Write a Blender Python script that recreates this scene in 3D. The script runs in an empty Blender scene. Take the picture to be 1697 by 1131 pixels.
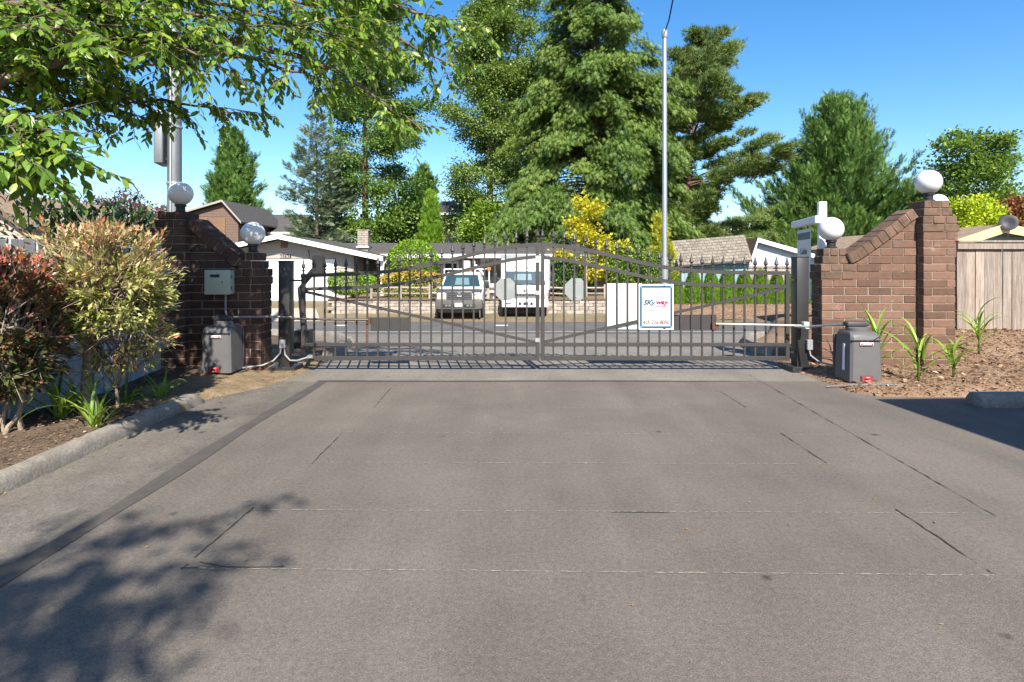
import bpy, bmesh, math, random
import numpy as np
from mathutils import Vector, Matrix

R = math.radians
sc = bpy.context.scene
C = sc.collection

# ------------------------------------------------------------------ camera, sky, sun, exposure
EYE = 1.4
cam_data = bpy.data.cameras.new('camera')
cam = bpy.data.objects.new('camera', cam_data)
C.objects.link(cam)
cam_data.sensor_fit = 'HORIZONTAL'
cam_data.sensor_width = 36.0
cam_data.lens = 36.0 * 1000.0 / 1697.0
cam_data.shift_y = -(565.5 - 435.0) / 1697.0
cam_data.clip_start = 0.05
cam_data.clip_end = 3000
cam.location = (0, 0, EYE)
cam.rotation_euler = (R(90), 0, 0)
sc.camera = cam

SUN_EL, SUN_AZ = R(42), R(11)
world = bpy.data.worlds.new('World')
sc.world = world
world.use_nodes = True
wn = world.node_tree
wn.nodes.clear()
w_out = wn.nodes.new('ShaderNodeOutputWorld')
w_bg = wn.nodes.new('ShaderNodeBackground')
w_sky = wn.nodes.new('ShaderNodeTexSky')
w_sky.sky_type = 'NISHITA'
w_sky.sun_disc = False
w_sky.sun_elevation = SUN_EL
w_sky.sun_rotation = R(180) - SUN_AZ
w_sky.air_density = 1.0
w_sky.dust_density = 0.7
w_sky.ozone_density = 3.2
w_bg.inputs['Strength'].default_value = 0.095
w_hs = wn.nodes.new('ShaderNodeHueSaturation')
w_hs.inputs['Saturation'].default_value = 1.3
wn.links.new(w_sky.outputs[0], w_hs.inputs['Color'])
wn.links.new(w_hs.outputs[0], w_bg.inputs['Color'])
wn.links.new(w_bg.outputs[0], w_out.inputs['Surface'])

sun_data = bpy.data.lights.new('sun', 'SUN')
sun_data.energy = 4.8
sun_data.angle = R(0.53)
sun_data.color = (1.0, 0.93, 0.82)
sun = bpy.data.objects.new('sun', sun_data)
C.objects.link(sun)
TRAVEL = Vector((-math.sin(SUN_AZ) * math.cos(SUN_EL), math.cos(SUN_AZ) * math.cos(SUN_EL), -math.sin(SUN_EL)))
sun.rotation_euler = TRAVEL.to_track_quat('-Z', 'Y').to_euler()
sun.location = (6, -20, 20)

sc.view_settings.view_transform = 'Standard'
sc.view_settings.look = 'None'
sc.view_settings.gamma = 1.0
sc.view_settings.exposure = 1.25
sc.view_settings.use_curve_mapping = False
sc.cycles.max_bounces = 8
sc.cycles.transparent_max_bounces = 8


def at(x, y, Y):
    """photograph pixel + distance -> world point"""
    return Vector(((x - 848.5) / 1000.0 * Y, Y, EYE - (y - 435.0) / 1000.0 * Y))


# ------------------------------------------------------------------ materials
def _nodes(name):
    m = bpy.data.materials.new(name)
    m.use_nodes = True
    nt = m.node_tree
    nt.nodes.clear()
    out = nt.nodes.new('ShaderNodeOutputMaterial')
    return m, nt, out


def _noise(nt, pos, scale, detail=4, rough=0.6):
    n = nt.nodes.new('ShaderNodeTexNoise')
    n.inputs['Scale'].default_value = scale
    n.inputs['Detail'].default_value = detail
    n.inputs['Roughness'].default_value = rough
    nt.links.new(pos, n.inputs['Vector'])
    return n.outputs['Fac']


def _ramp(nt, fac, stops, interp='LINEAR'):
    r = nt.nodes.new('ShaderNodeValToRGB')
    r.color_ramp.interpolation = interp
    el = r.color_ramp.elements
    while len(el) < len(stops):
        el.new(0.5)
    for e, (p, c) in zip(el, stops):
        e.position = p
        e.color = (c[0], c[1], c[2], 1) if not isinstance(c, (int, float)) else (c, c, c, 1)
    nt.links.new(fac, r.inputs['Fac'])
    return r.outputs['Color']


def _mix(nt, a, b, fac, mode='MIX'):
    m = nt.nodes.new('ShaderNodeMix')
    m.data_type = 'RGBA'
    m.blend_type = mode
    for sock, v in ((m.inputs[0], fac), (m.inputs[6], a), (m.inputs[7], b)):
        if isinstance(v, (int, float)):
            sock.default_value = v
        elif isinstance(v, (tuple, list)):
            sock.default_value = (v[0], v[1], v[2], 1)
        else:
            nt.links.new(v, sock)
    return m.outputs[2]


def pm(name, col, rough=0.6, metal=0.0, spec=0.4, var=0.0, vscale=3.0, col2=None, fine=0.0, fscale=60.0,
       objrand=0.0, bump=0.0, bscale=80.0, stretch=None, stain=None, coat=0.0, trans=0.0):
    """principled material with large colour mottling, fine grain, per-object shift and bump"""
    m, nt, out = _nodes(name)
    b = nt.nodes.new('ShaderNodeBsdfPrincipled')
    nt.links.new(b.outputs[0], out.inputs['Surface'])
    geo = nt.nodes.new('ShaderNodeNewGeometry')
    pos = geo.outputs['Position']
    if stretch:
        mp = nt.nodes.new('ShaderNodeMapping')
        mp.inputs['Scale'].default_value = stretch
        nt.links.new(pos, mp.inputs['Vector'])
        pos = mp.outputs[0]
    c = col
    if col2 is None and var > 0:
        col2 = tuple(v * (1 - var) for v in col)
    if col2 is not None:
        f = _noise(nt, pos, vscale, 5, 0.65)
        f = _ramp(nt, f, [(0.33, 0.0), (0.67, 1.0)])
        c = _mix(nt, col, col2, f)
    if stain is not None:
        sf = _noise(nt, geo.outputs['Position'], stain[1], 6, 0.7)
        sf = _ramp(nt, sf, [(stain[2], 0.0), (stain[2] + 0.12, 1.0)])
        c = _mix(nt, c, stain[0], sf)
    if fine > 0:
        f = _noise(nt, pos, fscale, 3, 0.7)
        f = _ramp(nt, f, [(0.3, 1 - fine), (0.7, 1 + fine)])
        c = _mix(nt, c, f, 1.0, 'MULTIPLY')
    if objrand > 0:
        oi = nt.nodes.new('ShaderNodeObjectInfo')
        f = _ramp(nt, oi.outputs['Random'], [(0.0, 1 - objrand), (1.0, 1 + objrand)])
        c = _mix(nt, c, f, 1.0, 'MULTIPLY')
    if isinstance(c, tuple):
        b.inputs['Base Color'].default_value = (c[0], c[1], c[2], 1)
    else:
        nt.links.new(c, b.inputs['Base Color'])
    b.inputs['Roughness'].default_value = rough
    b.inputs['Metallic'].default_value = metal
    b.inputs['Specular IOR Level'].default_value = spec
    b.inputs['Coat Weight'].default_value = coat
    b.inputs['Transmission Weight'].default_value = trans
    if bump > 0:
        bn = nt.nodes.new('ShaderNodeBump')
        bn.inputs['Strength'].default_value = bump
        bn.inputs['Distance'].default_value = 0.01
        nt.links.new(_noise(nt, pos, bscale, 4, 0.7), bn.inputs['Height'])
        nt.links.new(bn.outputs[0], b.inputs['Normal'])
    return m


def leafmat(name, stops, trans=0.3, rough=0.45, spec=0.35, sat=1.0):
    """foliage: colour picked per leaf (face attribute v), partly translucent"""
    m, nt, out = _nodes(name)
    a = nt.nodes.new('ShaderNodeAttribute')
    a.attribute_name = 'v'
    c = _ramp(nt, a.outputs['Fac'], stops)
    b = nt.nodes.new('ShaderNodeBsdfPrincipled')
    b.inputs['Roughness'].default_value = rough
    b.inputs['Specular IOR Level'].default_value = spec
    nt.links.new(c, b.inputs['Base Color'])
    t = nt.nodes.new('ShaderNodeBsdfTranslucent')
    tc = _mix(nt, c, (1.25, 1.3, 0.6), 1.0, 'MULTIPLY')
    nt.links.new(tc, t.inputs['Color'])
    mx = nt.nodes.new('ShaderNodeMixShader')
    mx.inputs[0].default_value = trans
    nt.links.new(b.outputs[0], mx.inputs[1])
    nt.links.new(t.outputs[0], mx.inputs[2])
    nt.links.new(mx.outputs[0], out.inputs['Surface'])
    return m


def asphalt(name, c1, c2, speck, agg=140.0, light=(0.3, 0.29, 0.27), patch=0.8, seed=0.0):
    m, nt, out = _nodes(name)
    b = nt.nodes.new('ShaderNodeBsdfPrincipled')
    nt.links.new(b.outputs[0], out.inputs['Surface'])
    geo = nt.nodes.new('ShaderNodeNewGeometry')
    mp = nt.nodes.new('ShaderNodeMapping')
    mp.inputs['Location'].default_value = (seed, seed * 2, 0)
    nt.links.new(geo.outputs['Position'], mp.inputs['Vector'])
    pos = mp.outputs[0]
    f = _ramp(nt, _noise(nt, pos, patch, 6, 0.62), [(0.34, 0.0), (0.68, 1.0)])
    c = _mix(nt, c1, c2, f)
    # tyre-polished streaks along the drive
    mp2 = nt.nodes.new('ShaderNodeMapping')
    mp2.inputs['Scale'].default_value = (2.2, 0.22, 1)
    nt.links.new(pos, mp2.inputs['Vector'])
    st = _ramp(nt, _noise(nt, mp2.outputs[0], 1.0, 4, 0.55), [(0.3, 0.86), (0.7, 1.1)])
    c = _mix(nt, c, st, 1.0, 'MULTIPLY')
    # aggregate grain
    g = _ramp(nt, _noise(nt, pos, agg, 3, 0.8), [(0.28, 1 - speck), (0.5, 1.0), (0.72, 1 + speck)])
    c = _mix(nt, c, g, 1.0, 'MULTIPLY')
    g2 = _ramp(nt, _noise(nt, pos, agg * 0.28, 4, 0.75), [(0.3, 1 - speck * 0.5), (0.7, 1 + speck * 0.5)])
    c = _mix(nt, c, g2, 1.0, 'MULTIPLY')
    # pale stones
    v = nt.nodes.new('ShaderNodeTexVoronoi')
    v.inputs['Scale'].default_value = 34
    nt.links.new(pos, v.inputs['Vector'])
    vs = _ramp(nt, v.outputs['Distance'], [(0.07, 1.0), (0.12, 0.0)])
    vm = _ramp(nt, _noise(nt, pos, 9, 2, 0.5), [(0.45, 0.0), (0.62, 0.6)])
    k = _mix(nt, vs, vm, 1.0, 'MULTIPLY')
    c = _mix(nt, c, light, k)
    # oil drips
    v2 = nt.nodes.new('ShaderNodeTexVoronoi')
    v2.inputs['Scale'].default_value = 2.3
    mpw = _mix(nt, pos, _ramp(nt, _noise(nt, pos, 7, 3, 0.6), [(0, 0.0), (1, 1.0)]), 0.06, 'ADD')
    nt.links.new(mpw, v2.inputs['Vector'])
    os_ = _ramp(nt, v2.outputs['Distance'], [(0.03, 0.8), (0.085, 0.0)])
    om = _ramp(nt, _noise(nt, pos, 0.9, 2, 0.5), [(0.4, 0.0), (0.52, 1.0)])
    c = _mix(nt, c, (0.02, 0.019, 0.018), _mix(nt, os_, om, 1.0, 'MULTIPLY'))
    nt.links.new(c, b.inputs['Base Color'])
    rr = _ramp(nt, _noise(nt, pos, 3, 3, 0.5), [(0.3, 0.78), (0.7, 0.92)])
    nt.links.new(rr, b.inputs['Roughness'])
    b.inputs['Specular IOR Level'].default_value = 0.3
    bn = nt.nodes.new('ShaderNodeBump')
    bn.inputs['Strength'].default_value = 0.6
    bn.inputs['Distance'].default_value = 0.008
    nt.links.new(_noise(nt, pos, agg, 3, 0.8), bn.inputs['Height'])
    nt.links.new(bn.outputs[0], b.inputs['Normal'])
    return m


M = {}
M['drive'] = asphalt('driveway asphalt', (0.142, 0.122, 0.103), (0.105, 0.091, 0.078), 0.5)
M['old_asphalt'] = asphalt('older asphalt', (0.15, 0.135, 0.115), (0.09, 0.08, 0.07), 0.4, 90, patch=1.6, seed=7)
M['apron'] = asphalt('apron asphalt', (0.185, 0.166, 0.145), (0.14, 0.127, 0.112), 0.38, 80, patch=1.0, seed=3)
M['road'] = asphalt('road asphalt', (0.11, 0.105, 0.1), (0.09, 0.086, 0.082), 0.3, 60, patch=0.5, seed=13)
M['seal'] = pm('crack seal tar', (0.075, 0.067, 0.06), 0.8, var=0.3, vscale=5, fine=0.2, fscale=120)
M['cut_dark'] = pm('dark saw cut', (0.03, 0.027, 0.024), 0.9, fine=0.3)
M['cut_pale'] = pm('sandy saw cut', (0.26, 0.24, 0.2), 0.9, fine=0.4, fscale=90)
M['paint'] = pm('road paint', (0.62, 0.61, 0.58), 0.7, var=0.25, vscale=8, fine=0.15)
M['soil'] = pm('soil', (0.13, 0.095, 0.068), 0.95, spec=0.15, col2=(0.075, 0.056, 0.042), vscale=3.5, fine=0.45, fscale=70, bump=0.9, bscale=50)
M['dry_ground'] = pm('dry ground', (0.2, 0.155, 0.1), 0.95, spec=0.15, col2=(0.12, 0.105, 0.055), vscale=0.6, fine=0.35, fscale=25, bump=0.6, bscale=20)
M['mulch'] = pm('mulch', (0.19, 0.115, 0.07), 0.95, spec=0.15, col2=(0.25, 0.175, 0.12), vscale=1.7, fine=0.5, fscale=75, bump=1.0, bscale=60)
M['sand'] = pm('sandy dirt', (0.24, 0.175, 0.105), 0.95, spec=0.15, col2=(0.13, 0.1, 0.062), vscale=4.5, fine=0.45, fscale=80, bump=0.9, bscale=60)
M['chip'] = leafmat('bark chips', [(0, (0.09, 0.05, 0.03)), (0.5, (0.2, 0.125, 0.075)), (0.85, (0.3, 0.21, 0.14)), (1, (0.46, 0.38, 0.28))], 0.0, 0.9, 0.1)
M['litter'] = leafmat('dry leaves', [(0, (0.16, 0.09, 0.03)), (0.5, (0.3, 0.19, 0.06)), (1, (0.5, 0.36, 0.08))], 0.15, 0.7, 0.2)
M['concrete'] = pm('weathered concrete', (0.26, 0.235, 0.2), 0.9, spec=0.2, col2=(0.17, 0.152, 0.13), vscale=4, fine=0.22, fscale=45,
                   bump=0.5, bscale=50, stain=((0.2, 0.13, 0.06), 2.2, 0.56))
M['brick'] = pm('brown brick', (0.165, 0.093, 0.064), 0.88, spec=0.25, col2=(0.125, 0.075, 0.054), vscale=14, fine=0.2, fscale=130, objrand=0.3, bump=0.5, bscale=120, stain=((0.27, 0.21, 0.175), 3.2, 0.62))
M['brick_cap'] = pm('weathered cap brick', (0.165, 0.1, 0.07), 0.92, spec=0.2, col2=(0.1, 0.068, 0.05), vscale=9, fine=0.25, fscale=110, objrand=0.22,
                    bump=0.6, bscale=110, stain=((0.06, 0.05, 0.04), 6, 0.55))
M['brick_shaded'] = pm('brown brick with shade in colour', (0.085, 0.046, 0.035), 0.88, spec=0.25, col2=(0.06, 0.035, 0.028), vscale=14, fine=0.25, fscale=130, objrand=0.28, bump=0.5, bscale=120,
                     stain=((0.055, 0.045, 0.038), 5, 0.6))  # brown brick darkened: tree shade on the left wall put into the colour
M['mortar'] = pm('mortar', (0.3, 0.255, 0.215), 0.95, spec=0.15, var=0.35, vscale=9, fine=0.2, bump=0.5)
M['iron'] = pm('grey gate paint', (0.04, 0.036, 0.035), 0.5, spec=0.45, var=0.2, vscale=6, fine=0.1, fscale=60)
M['iron_black'] = pm('black steel paint', (0.026, 0.025, 0.026), 0.42, spec=0.5, var=0.3, vscale=5, fine=0.12, stain=((0.1, 0.095, 0.09), 5, 0.62))
M['rust'] = pm('rusty steel', (0.1, 0.048, 0.03), 0.85, var=0.5, vscale=12, fine=0.3)
M['alu'] = pm('bare aluminium sheet', (0.25, 0.27, 0.265), 0.6, metal=0.3, var=0.18, vscale=5, fine=0.05)
M['galv'] = pm('galvanised steel', (0.47, 0.48, 0.48), 0.42, metal=0.75, var=0.2, vscale=5, fine=0.06, stretch=(1, 1, 0.25))
M['galv_dull'] = pm('dull galvanised steel', (0.2, 0.21, 0.22), 0.5, metal=0.6, var=0.25, vscale=4, fine=0.08, stretch=(1, 1, 0.2))
M['sign_white'] = pm('white sign sheet', (0.62, 0.63, 0.64), 0.35, var=0.04, vscale=4)
M['sign_blue'] = pm('sign teal blue', (0.015, 0.075, 0.14), 0.4, var=0.1)
M['sign_blue_light'] = pm('sign light blue', (0.12, 0.42, 0.65), 0.4)
M['sign_pink'] = pm('sign magenta', (0.3, 0.012, 0.07), 0.4)
M['sign_lilac'] = pm('faded sign print', (0.34, 0.26, 0.34), 0.5)
M['sign_pale'] = pm('sun bleached print', (0.46, 0.47, 0.5), 0.5)
M['sign_brown'] = pm('brown print', (0.13, 0.06, 0.07), 0.5)
M['sign_grey'] = pm('grey print', (0.1, 0.115, 0.16), 0.5)
M['white_paint'] = pm('white paint', (0.78, 0.78, 0.77), 0.5, var=0.06, vscale=3, fine=0.03)
M['globe'] = pm('opal globe', (0.68, 0.67, 0.65), 0.2, spec=0.5, var=0.07, vscale=5)
M['black_plastic'] = pm('black plastic', (0.02, 0.02, 0.021), 0.45)
M['grey_plastic'] = pm('grey plastic housing', (0.105, 0.102, 0.105), 0.48, spec=0.4, var=0.14, vscale=5, fine=0.08, fscale=200, bump=0.1, bscale=300)
M['grey_plastic_dk'] = pm('dark grey plastic', (0.055, 0.055, 0.06), 0.5, var=0.12, vscale=6)
M['red_label'] = pm('red label', (0.4, 0.03, 0.04), 0.4, var=0.1)
M['label_white'] = pm('label white', (0.75, 0.72, 0.72), 0.45)
M['box_beige'] = pm('beige box paint', (0.4, 0.43, 0.34), 0.45, var=0.08, vscale=6)
M['conduit'] = pm('grey conduit', (0.24, 0.245, 0.26), 0.45, var=0.15, vscale=10)
M['fence_blue'] = pm('weathered blue-grey fence wood', (0.46, 0.49, 0.53), 0.85, spec=0.2, col2=(0.34, 0.37, 0.41), vscale=6, fine=0.14, fscale=14, objrand=0.12, bump=0.5, bscale=20, stretch=(6, 6, 0.6))
M['fence_brown'] = pm('weathered fence wood', (0.34, 0.29, 0.25), 0.88, spec=0.2, col2=(0.21, 0.165, 0.135), vscale=4, fine=0.22, fscale=12, objrand=0.2, bump=0.6, bscale=18, stretch=(7, 7, 0.5))
M['fence_rail'] = pm('brown fence rail', (0.22, 0.135, 0.08), 0.88, spec=0.2, var=0.35, vscale=5, fine=0.2, fscale=20, stretch=(0.6, 6, 6))
M['cedar_post'] = pm('cedar post', (0.3, 0.13, 0.05), 0.85, var=0.3, vscale=6, fine=0.15)
M['bark'] = pm('bark', (0.16, 0.125, 0.095), 0.95, spec=0.15, col2=(0.085, 0.066, 0.052), vscale=9, fine=0.3, fscale=30, bump=0.9, bscale=25, stretch=(1, 1, 0.35))
M['bark_pale'] = pm('pale bark', (0.31, 0.25, 0.19), 0.92, spec=0.15, col2=(0.18, 0.14, 0.105), vscale=14, fine=0.25, fscale=60, bump=0.8, bscale=50)
M['bark_red'] = pm('reddish pine bark', (0.21, 0.125, 0.09), 0.95, spec=0.15, col2=(0.12, 0.075, 0.058), vscale=4, fine=0.3, fscale=12, bump=0.9, bscale=12)
M['siding'] = pm('taupe lap siding', (0.3, 0.27, 0.25), 0.7, var=0.06, vscale=2, fine=0.04)
M['siding_blue'] = pm('pale blue siding', (0.4, 0.45, 0.53), 0.7, var=0.06)
M['siding_cream'] = pm('cream siding', (0.6, 0.55, 0.49), 0.7, var=0.06)
M['siding_brown'] = pm('brown siding', (0.14, 0.09, 0.07), 0.8, var=0.2)
M['siding_pink'] = pm('pinkish stucco', (0.42, 0.3, 0.26), 0.8, var=0.08)
M['teal'] = pm('teal shed paint', (0.2, 0.31, 0.33), 0.75, var=0.12, vscale=3, fine=0.06)
M['shingle_dark'] = pm('dark grey shingles', (0.085, 0.082, 0.082), 0.92, spec=0.15, var=0.3, vscale=4, fine=0.25, fscale=9)
M['shingle_brown'] = pm('brown shingles', (0.27, 0.2, 0.145), 0.92, spec=0.15, var=0.25, vscale=4, fine=0.22, fscale=9)
M['shake'] = pm('weathered roof shingle', (0.215, 0.19, 0.155), 0.92, spec=0.15, var=0.2, vscale=6, fine=0.2, fscale=20, objrand=0.2, stain=((0.07, 0.05, 0.035), 1.6, 0.6))
M['porch'] = pm('brown porch wall', (0.11, 0.075, 0.055), 0.85, var=0.2)
M['dark'] = pm('dark interior', (0.02, 0.02, 0.022), 0.8)
M['chimney'] = pm('pale chimney stone', (0.34, 0.29, 0.25), 0.9, var=0.3, vscale=6, objrand=0.15, fine=0.2, fscale=20)
M['block'] = pm('landscape block', (0.32, 0.275, 0.23), 0.93, spec=0.15, col2=(0.22, 0.19, 0.16), vscale=5, fine=0.3, fscale=18, objrand=0.22, bump=0.9, bscale=16, stain=((0.2, 0.12, 0.07), 1.2, 0.6))
M['car_white'] = pm('white vehicle paint', (0.76, 0.77, 0.78), 0.25, spec=0.5, coat=0.4, var=0.05, vscale=2)
M['car_grey'] = pm('grey bumper', (0.12, 0.115, 0.1), 0.4, metal=0.3, var=0.1)
M['chrome'] = pm('chrome', (0.55, 0.55, 0.56), 0.2, metal=0.9)
M['glass'] = pm('windscreen glass', (0.02, 0.045, 0.055), 0.06, spec=0.9, var=0.1, coat=0.4)
M['glass_pale'] = pm('lit cab glass', (0.1, 0.17, 0.19), 0.08, spec=0.8)
M['win_glass'] = pm('window glass', (0.03, 0.035, 0.04), 0.08, spec=0.8)
M['lamp_glass'] = pm('lamp lens', (0.5, 0.52, 0.53), 0.12, spec=0.7)
M['amber'] = pm('amber lens', (0.6, 0.16, 0.02), 0.2)
M['tyre'] = pm('tyre rubber', (0.018, 0.018, 0.018), 0.85)
M['beige_conc'] = pm('beige concrete drive', (0.4, 0.34, 0.275), 0.9, var=0.15, vscale=1.5, fine=0.1)
M['peach'] = pm('peach fascia', (0.62, 0.42, 0.23), 0.7, var=0.1)
M['wire'] = pm('wire', (0.012, 0.012, 0.012), 0.6)


# ------------------------------------------------------------------ object helpers
def tag(o, label=None, cat=None, group=None, kind=None):
    if label: o['label'] = label
    if cat: o['category'] = cat
    if group: o['group'] = group
    if kind: o['kind'] = kind
    return o


def thing(name, label, cat, loc=(0, 0, 0), rotz=0.0, group=None):
    o = bpy.data.objects.new(name, None)
    o.empty_display_size = 0.2
    C.objects.link(o)
    o.location = loc
    o.rotation_euler = (0, 0, rotz)
    return tag(o, label, cat, group)


def link(name, me, mat=None, parent=None, world=False):
    """world=True: mesh is in world coordinates although its parent Empty is not at the origin"""
    o = bpy.data.objects.new(name, me)
    C.objects.link(o)
    if mat is not None and len(me.materials) == 0:
        me.materials.append(M[mat] if isinstance(mat, str) else mat)
    if parent is not None:
        o.parent = parent
        if world:
            o.matrix_parent_inverse = Matrix.LocRotScale(parent.location, parent.rotation_euler, None).inverted()
    return o


def structure(o):
    o['kind'] = 'structure'
    return o


class MB:
    """collects shapes in one bmesh; build() makes ONE mesh object of them"""
    def __init__(self):
        self.bm = bmesh.new()

    def _bev(self, verts, bev, seg=1):
        if bev > 0:
            es = list({e for v in verts for e in v.link_edges})
            bmesh.ops.bevel(self.bm, geom=es, offset=bev, segments=seg, affect='EDGES', profile=0.5)

    def box(self, x0, x1, y0, y1, z0, z1, bev=0.0, rot=None, piv=None, seg=1):
        vs = [self.bm.verts.new(p) for p in ((x0, y0, z0), (x1, y0, z0), (x1, y1, z0), (x0, y1, z0),
                                             (x0, y0, z1), (x1, y0, z1), (x1, y1, z1), (x0, y1, z1))]
        for f in ((0, 3, 2, 1), (4, 5, 6, 7), (0, 1, 5, 4), (1, 2, 6, 5), (2, 3, 7, 6), (3, 0, 4, 7)):
            self.bm.faces.new([vs[i] for i in f])
        if rot is not None:
            bmesh.ops.rotate(self.bm, verts=vs, cent=piv or ((x0 + x1) / 2, (y0 + y1) / 2, (z0 + z1) / 2), matrix=rot)
        self._bev(vs, bev, seg)
        return self

    def prism(self, poly, axis, t0, t1, bev=0.0, seg=1):
        """poly in the plane perpendicular to axis: 'x' -> (y,z), 'y' -> (x,z), 'z' -> (x,y)"""
        def pt(a, b, t):
            return {'x': (t, a, b), 'y': (a, t, b), 'z': (a, b, t)}[axis]
        A = [self.bm.verts.new(pt(a, b, t0)) for a, b in poly]
        B = [self.bm.verts.new(pt(a, b, t1)) for a, b in poly]
        n = len(poly)
        fs = [self.bm.faces.new(A), self.bm.faces.new(B[::-1])]
        for i in range(n):
            j = (i + 1) % n
            fs.append(self.bm.faces.new((A[i], B[i], B[j], A[j])))
        bmesh.ops.recalc_face_normals(self.bm, faces=fs)
        self._bev(A + B, bev, seg)
        return self

    def loft(self, rings, cap=True):
        """rings: list of equally long point lists"""
        vr = [[self.bm.verts.new(p) for p in r] for r in rings]
        n = len(rings[0])
        fs = []
        for a, b in zip(vr[:-1], vr[1:]):
            for i in range(n):
                j = (i + 1) % n
                fs.append(self.bm.faces.new((a[i], a[j], b[j], b[i])))
        if cap:
            fs.append(self.bm.faces.new(vr[0][::-1]))
            fs.append(self.bm.faces.new(vr[-1]))
        bmesh.ops.recalc_face_normals(self.bm, faces=fs)
        return self

    def tube(self, pts, r, n=8, cap=True):
        pts = [Vector(p) for p in pts]
        rr = r if isinstance(r, (list, tuple)) else [r] * len(pts)
        rings = []
        up = Vector((0, 0, 1))
        for i, p in enumerate(pts):
            d = (pts[min(i + 1, len(pts) - 1)] - pts[max(i - 1, 0)]).normalized()
            a = d.cross(up)
            if a.length < 1e-3:
                a = d.cross(Vector((0, 1, 0)))
            a.normalize()
            b = d.cross(a).normalized()
            rings.append([p + (a * math.cos(t) + b * math.sin(t)) * rr[i] for t in [2 * math.pi * k / n for k in range(n)]])
        return self.loft(rings, cap)

    def lathe(self, c, prof, n=20, axis='z'):
        rings = []
        for r, h in prof:
            ring = []
            for k in range(n):
                t = 2 * math.pi * k / n
                a, b = math.cos(t) * r, math.sin(t) * r
                ring.append({'z': (c[0] + a, c[1] + b, c[2] + h), 'y': (c[0] + a, c[1] + h, c[2] + b),
                             'x': (c[0] + h, c[1] + a, c[2] + b)}[axis])
            rings.append(ring)
        return self.loft(rings)

    def bar(self, p0, p1, w, t, bev=0.0):
        """square bar of width w (in plane) and thickness t along Y between two points"""
        p0, p1 = Vector(p0), Vector(p1)
        d = (p1 - p0).normalized()
        y = Vector((0, 1, 0))
        s = d.cross(y)
        if s.length < 1e-3:
            s = Vector((1, 0, 0))
        s.normalize()
        y = s.cross(d).normalized()
        ring = lambda p: [p + s * (w / 2) + y * (t / 2), p - s * (w / 2) + y * (t / 2), p - s * (w / 2) - y * (t / 2), p + s * (w / 2) - y * (t / 2)]
        return self.loft([ring(p0), ring(p1)])

    def mesh(self, name, smooth=False):
        me = bpy.data.meshes.new(name)
        self.bm.normal_update()
        self.bm.to_mesh(me)
        self.bm.free()
        if smooth:
            me.polygons.foreach_set('use_smooth', [True] * len(me.polygons))
        return me

    def build(self, name, mat, parent=None, world=False, smooth=False, auto=False):
        me = self.mesh(name, smooth)
        if auto:
            me.polygons.foreach_set('use_smooth', [True] * len(me.polygons))
            me.set_sharp_from_angle(angle=R(35))
        return link(name, me, mat, parent, world)


def np_mesh(name, V, F, attr=None, smooth=False):
    V = np.asarray(V, dtype=np.float32)
    F = np.asarray(F, dtype=np.int32)
    me = bpy.data.meshes.new(name)
    k = F.shape[1]
    me.vertices.add(len(V))
    me.vertices.foreach_set('co', V.ravel())
    me.loops.add(F.size)
    me.loops.foreach_set('vertex_index', F.ravel())
    me.polygons.add(len(F))
    me.polygons.foreach_set('loop_start', np.arange(0, F.size, k, dtype=np.int32))
    me.polygons.foreach_set('loop_total', np.full(len(F), k, dtype=np.int32))
    if smooth:
        me.polygons.foreach_set('use_smooth', np.ones(len(F), dtype=bool))
    me.update(calc_edges=True)
    if attr is not None:
        a = me.attributes.new('v', 'FLOAT', 'FACE')
        a.data.foreach_set('value', np.asarray(attr, dtype=np.float32))
    return me


def text_mesh(body, size, shear=0.0, bold=0.0, spacing=1.0, align='CENTER', sx=1.0, fit=None):
    cu = bpy.data.curves.new('lettering', 'FONT')
    cu.body = body
    cu.size = size
    cu.shear = shear
    cu.offset = bold
    cu.space_character = spacing
    cu.align_x = align
    cu.align_y = 'CENTER'
    cu.resolution_u = 3
    cu.extrude = 0.0008
    o = bpy.data.objects.new('lettering', cu)
    C.objects.link(o)
    dg = bpy.context.evaluated_depsgraph_get()
    dg.update()
    me = bpy.data.meshes.new_from_object(o.evaluated_get(dg))
    C.objects.unlink(o)
    bpy.data.objects.remove(o)
    # stand upright, reading from -Y
    if fit:
        co = np.array([v.co for v in me.vertices])
        lo, hi = co.min(0), co.max(0)
        me.transform(Matrix.Diagonal((fit[0] / (hi[0] - lo[0]), fit[1] / (hi[1] - lo[1]), 1, 1)) @ Matrix.Translation((-(lo[0] + hi[0]) / 2, -(lo[1] + hi[1]) / 2, 0)))
    me.transform(Matrix.Rotation(R(90), 4, 'X') @ Matrix.Diagonal((sx, 1, 1, 1)))
    me.name = 'lettering'
    me.materials.clear()
    return me


def text(body, loc, size, mat, parent, name='lettering', rotz=0.0, **kw):
    me = text_mesh(body, size, **kw)
    o = link(name, me, mat, parent)
    o.location = loc
    o.rotation_euler = (0, 0, rotz)
    return o


# ------------------------------------------------------------------ foliage helpers
def unit(a):
    return a / np.maximum(np.linalg.norm(a, axis=-1, keepdims=True), 1e-9)


T_LEAF = (np.array([(0, 0, 0), (.42, -.5, .12), (1, 0, -.08), (.42, .5, .12)], float), np.array([(0, 1, 2), (0, 2, 3)]))
T_CHERRY = (np.array([(0, 0, 0), (.22, -.36, .07), (.58, -.46, .06), (1, 0, -.16), (.58, .46, .06), (.22, .36, .07), (.5, 0, -.02), (.82, -.2, -.05), (.82, .2, -.05)], float),
            np.array([(0, 1, 6), (1, 2, 6), (2, 7, 6), (7, 3, 6), (3, 8, 6), (8, 4, 6), (4, 5, 6), (5, 0, 6)]))


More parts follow.
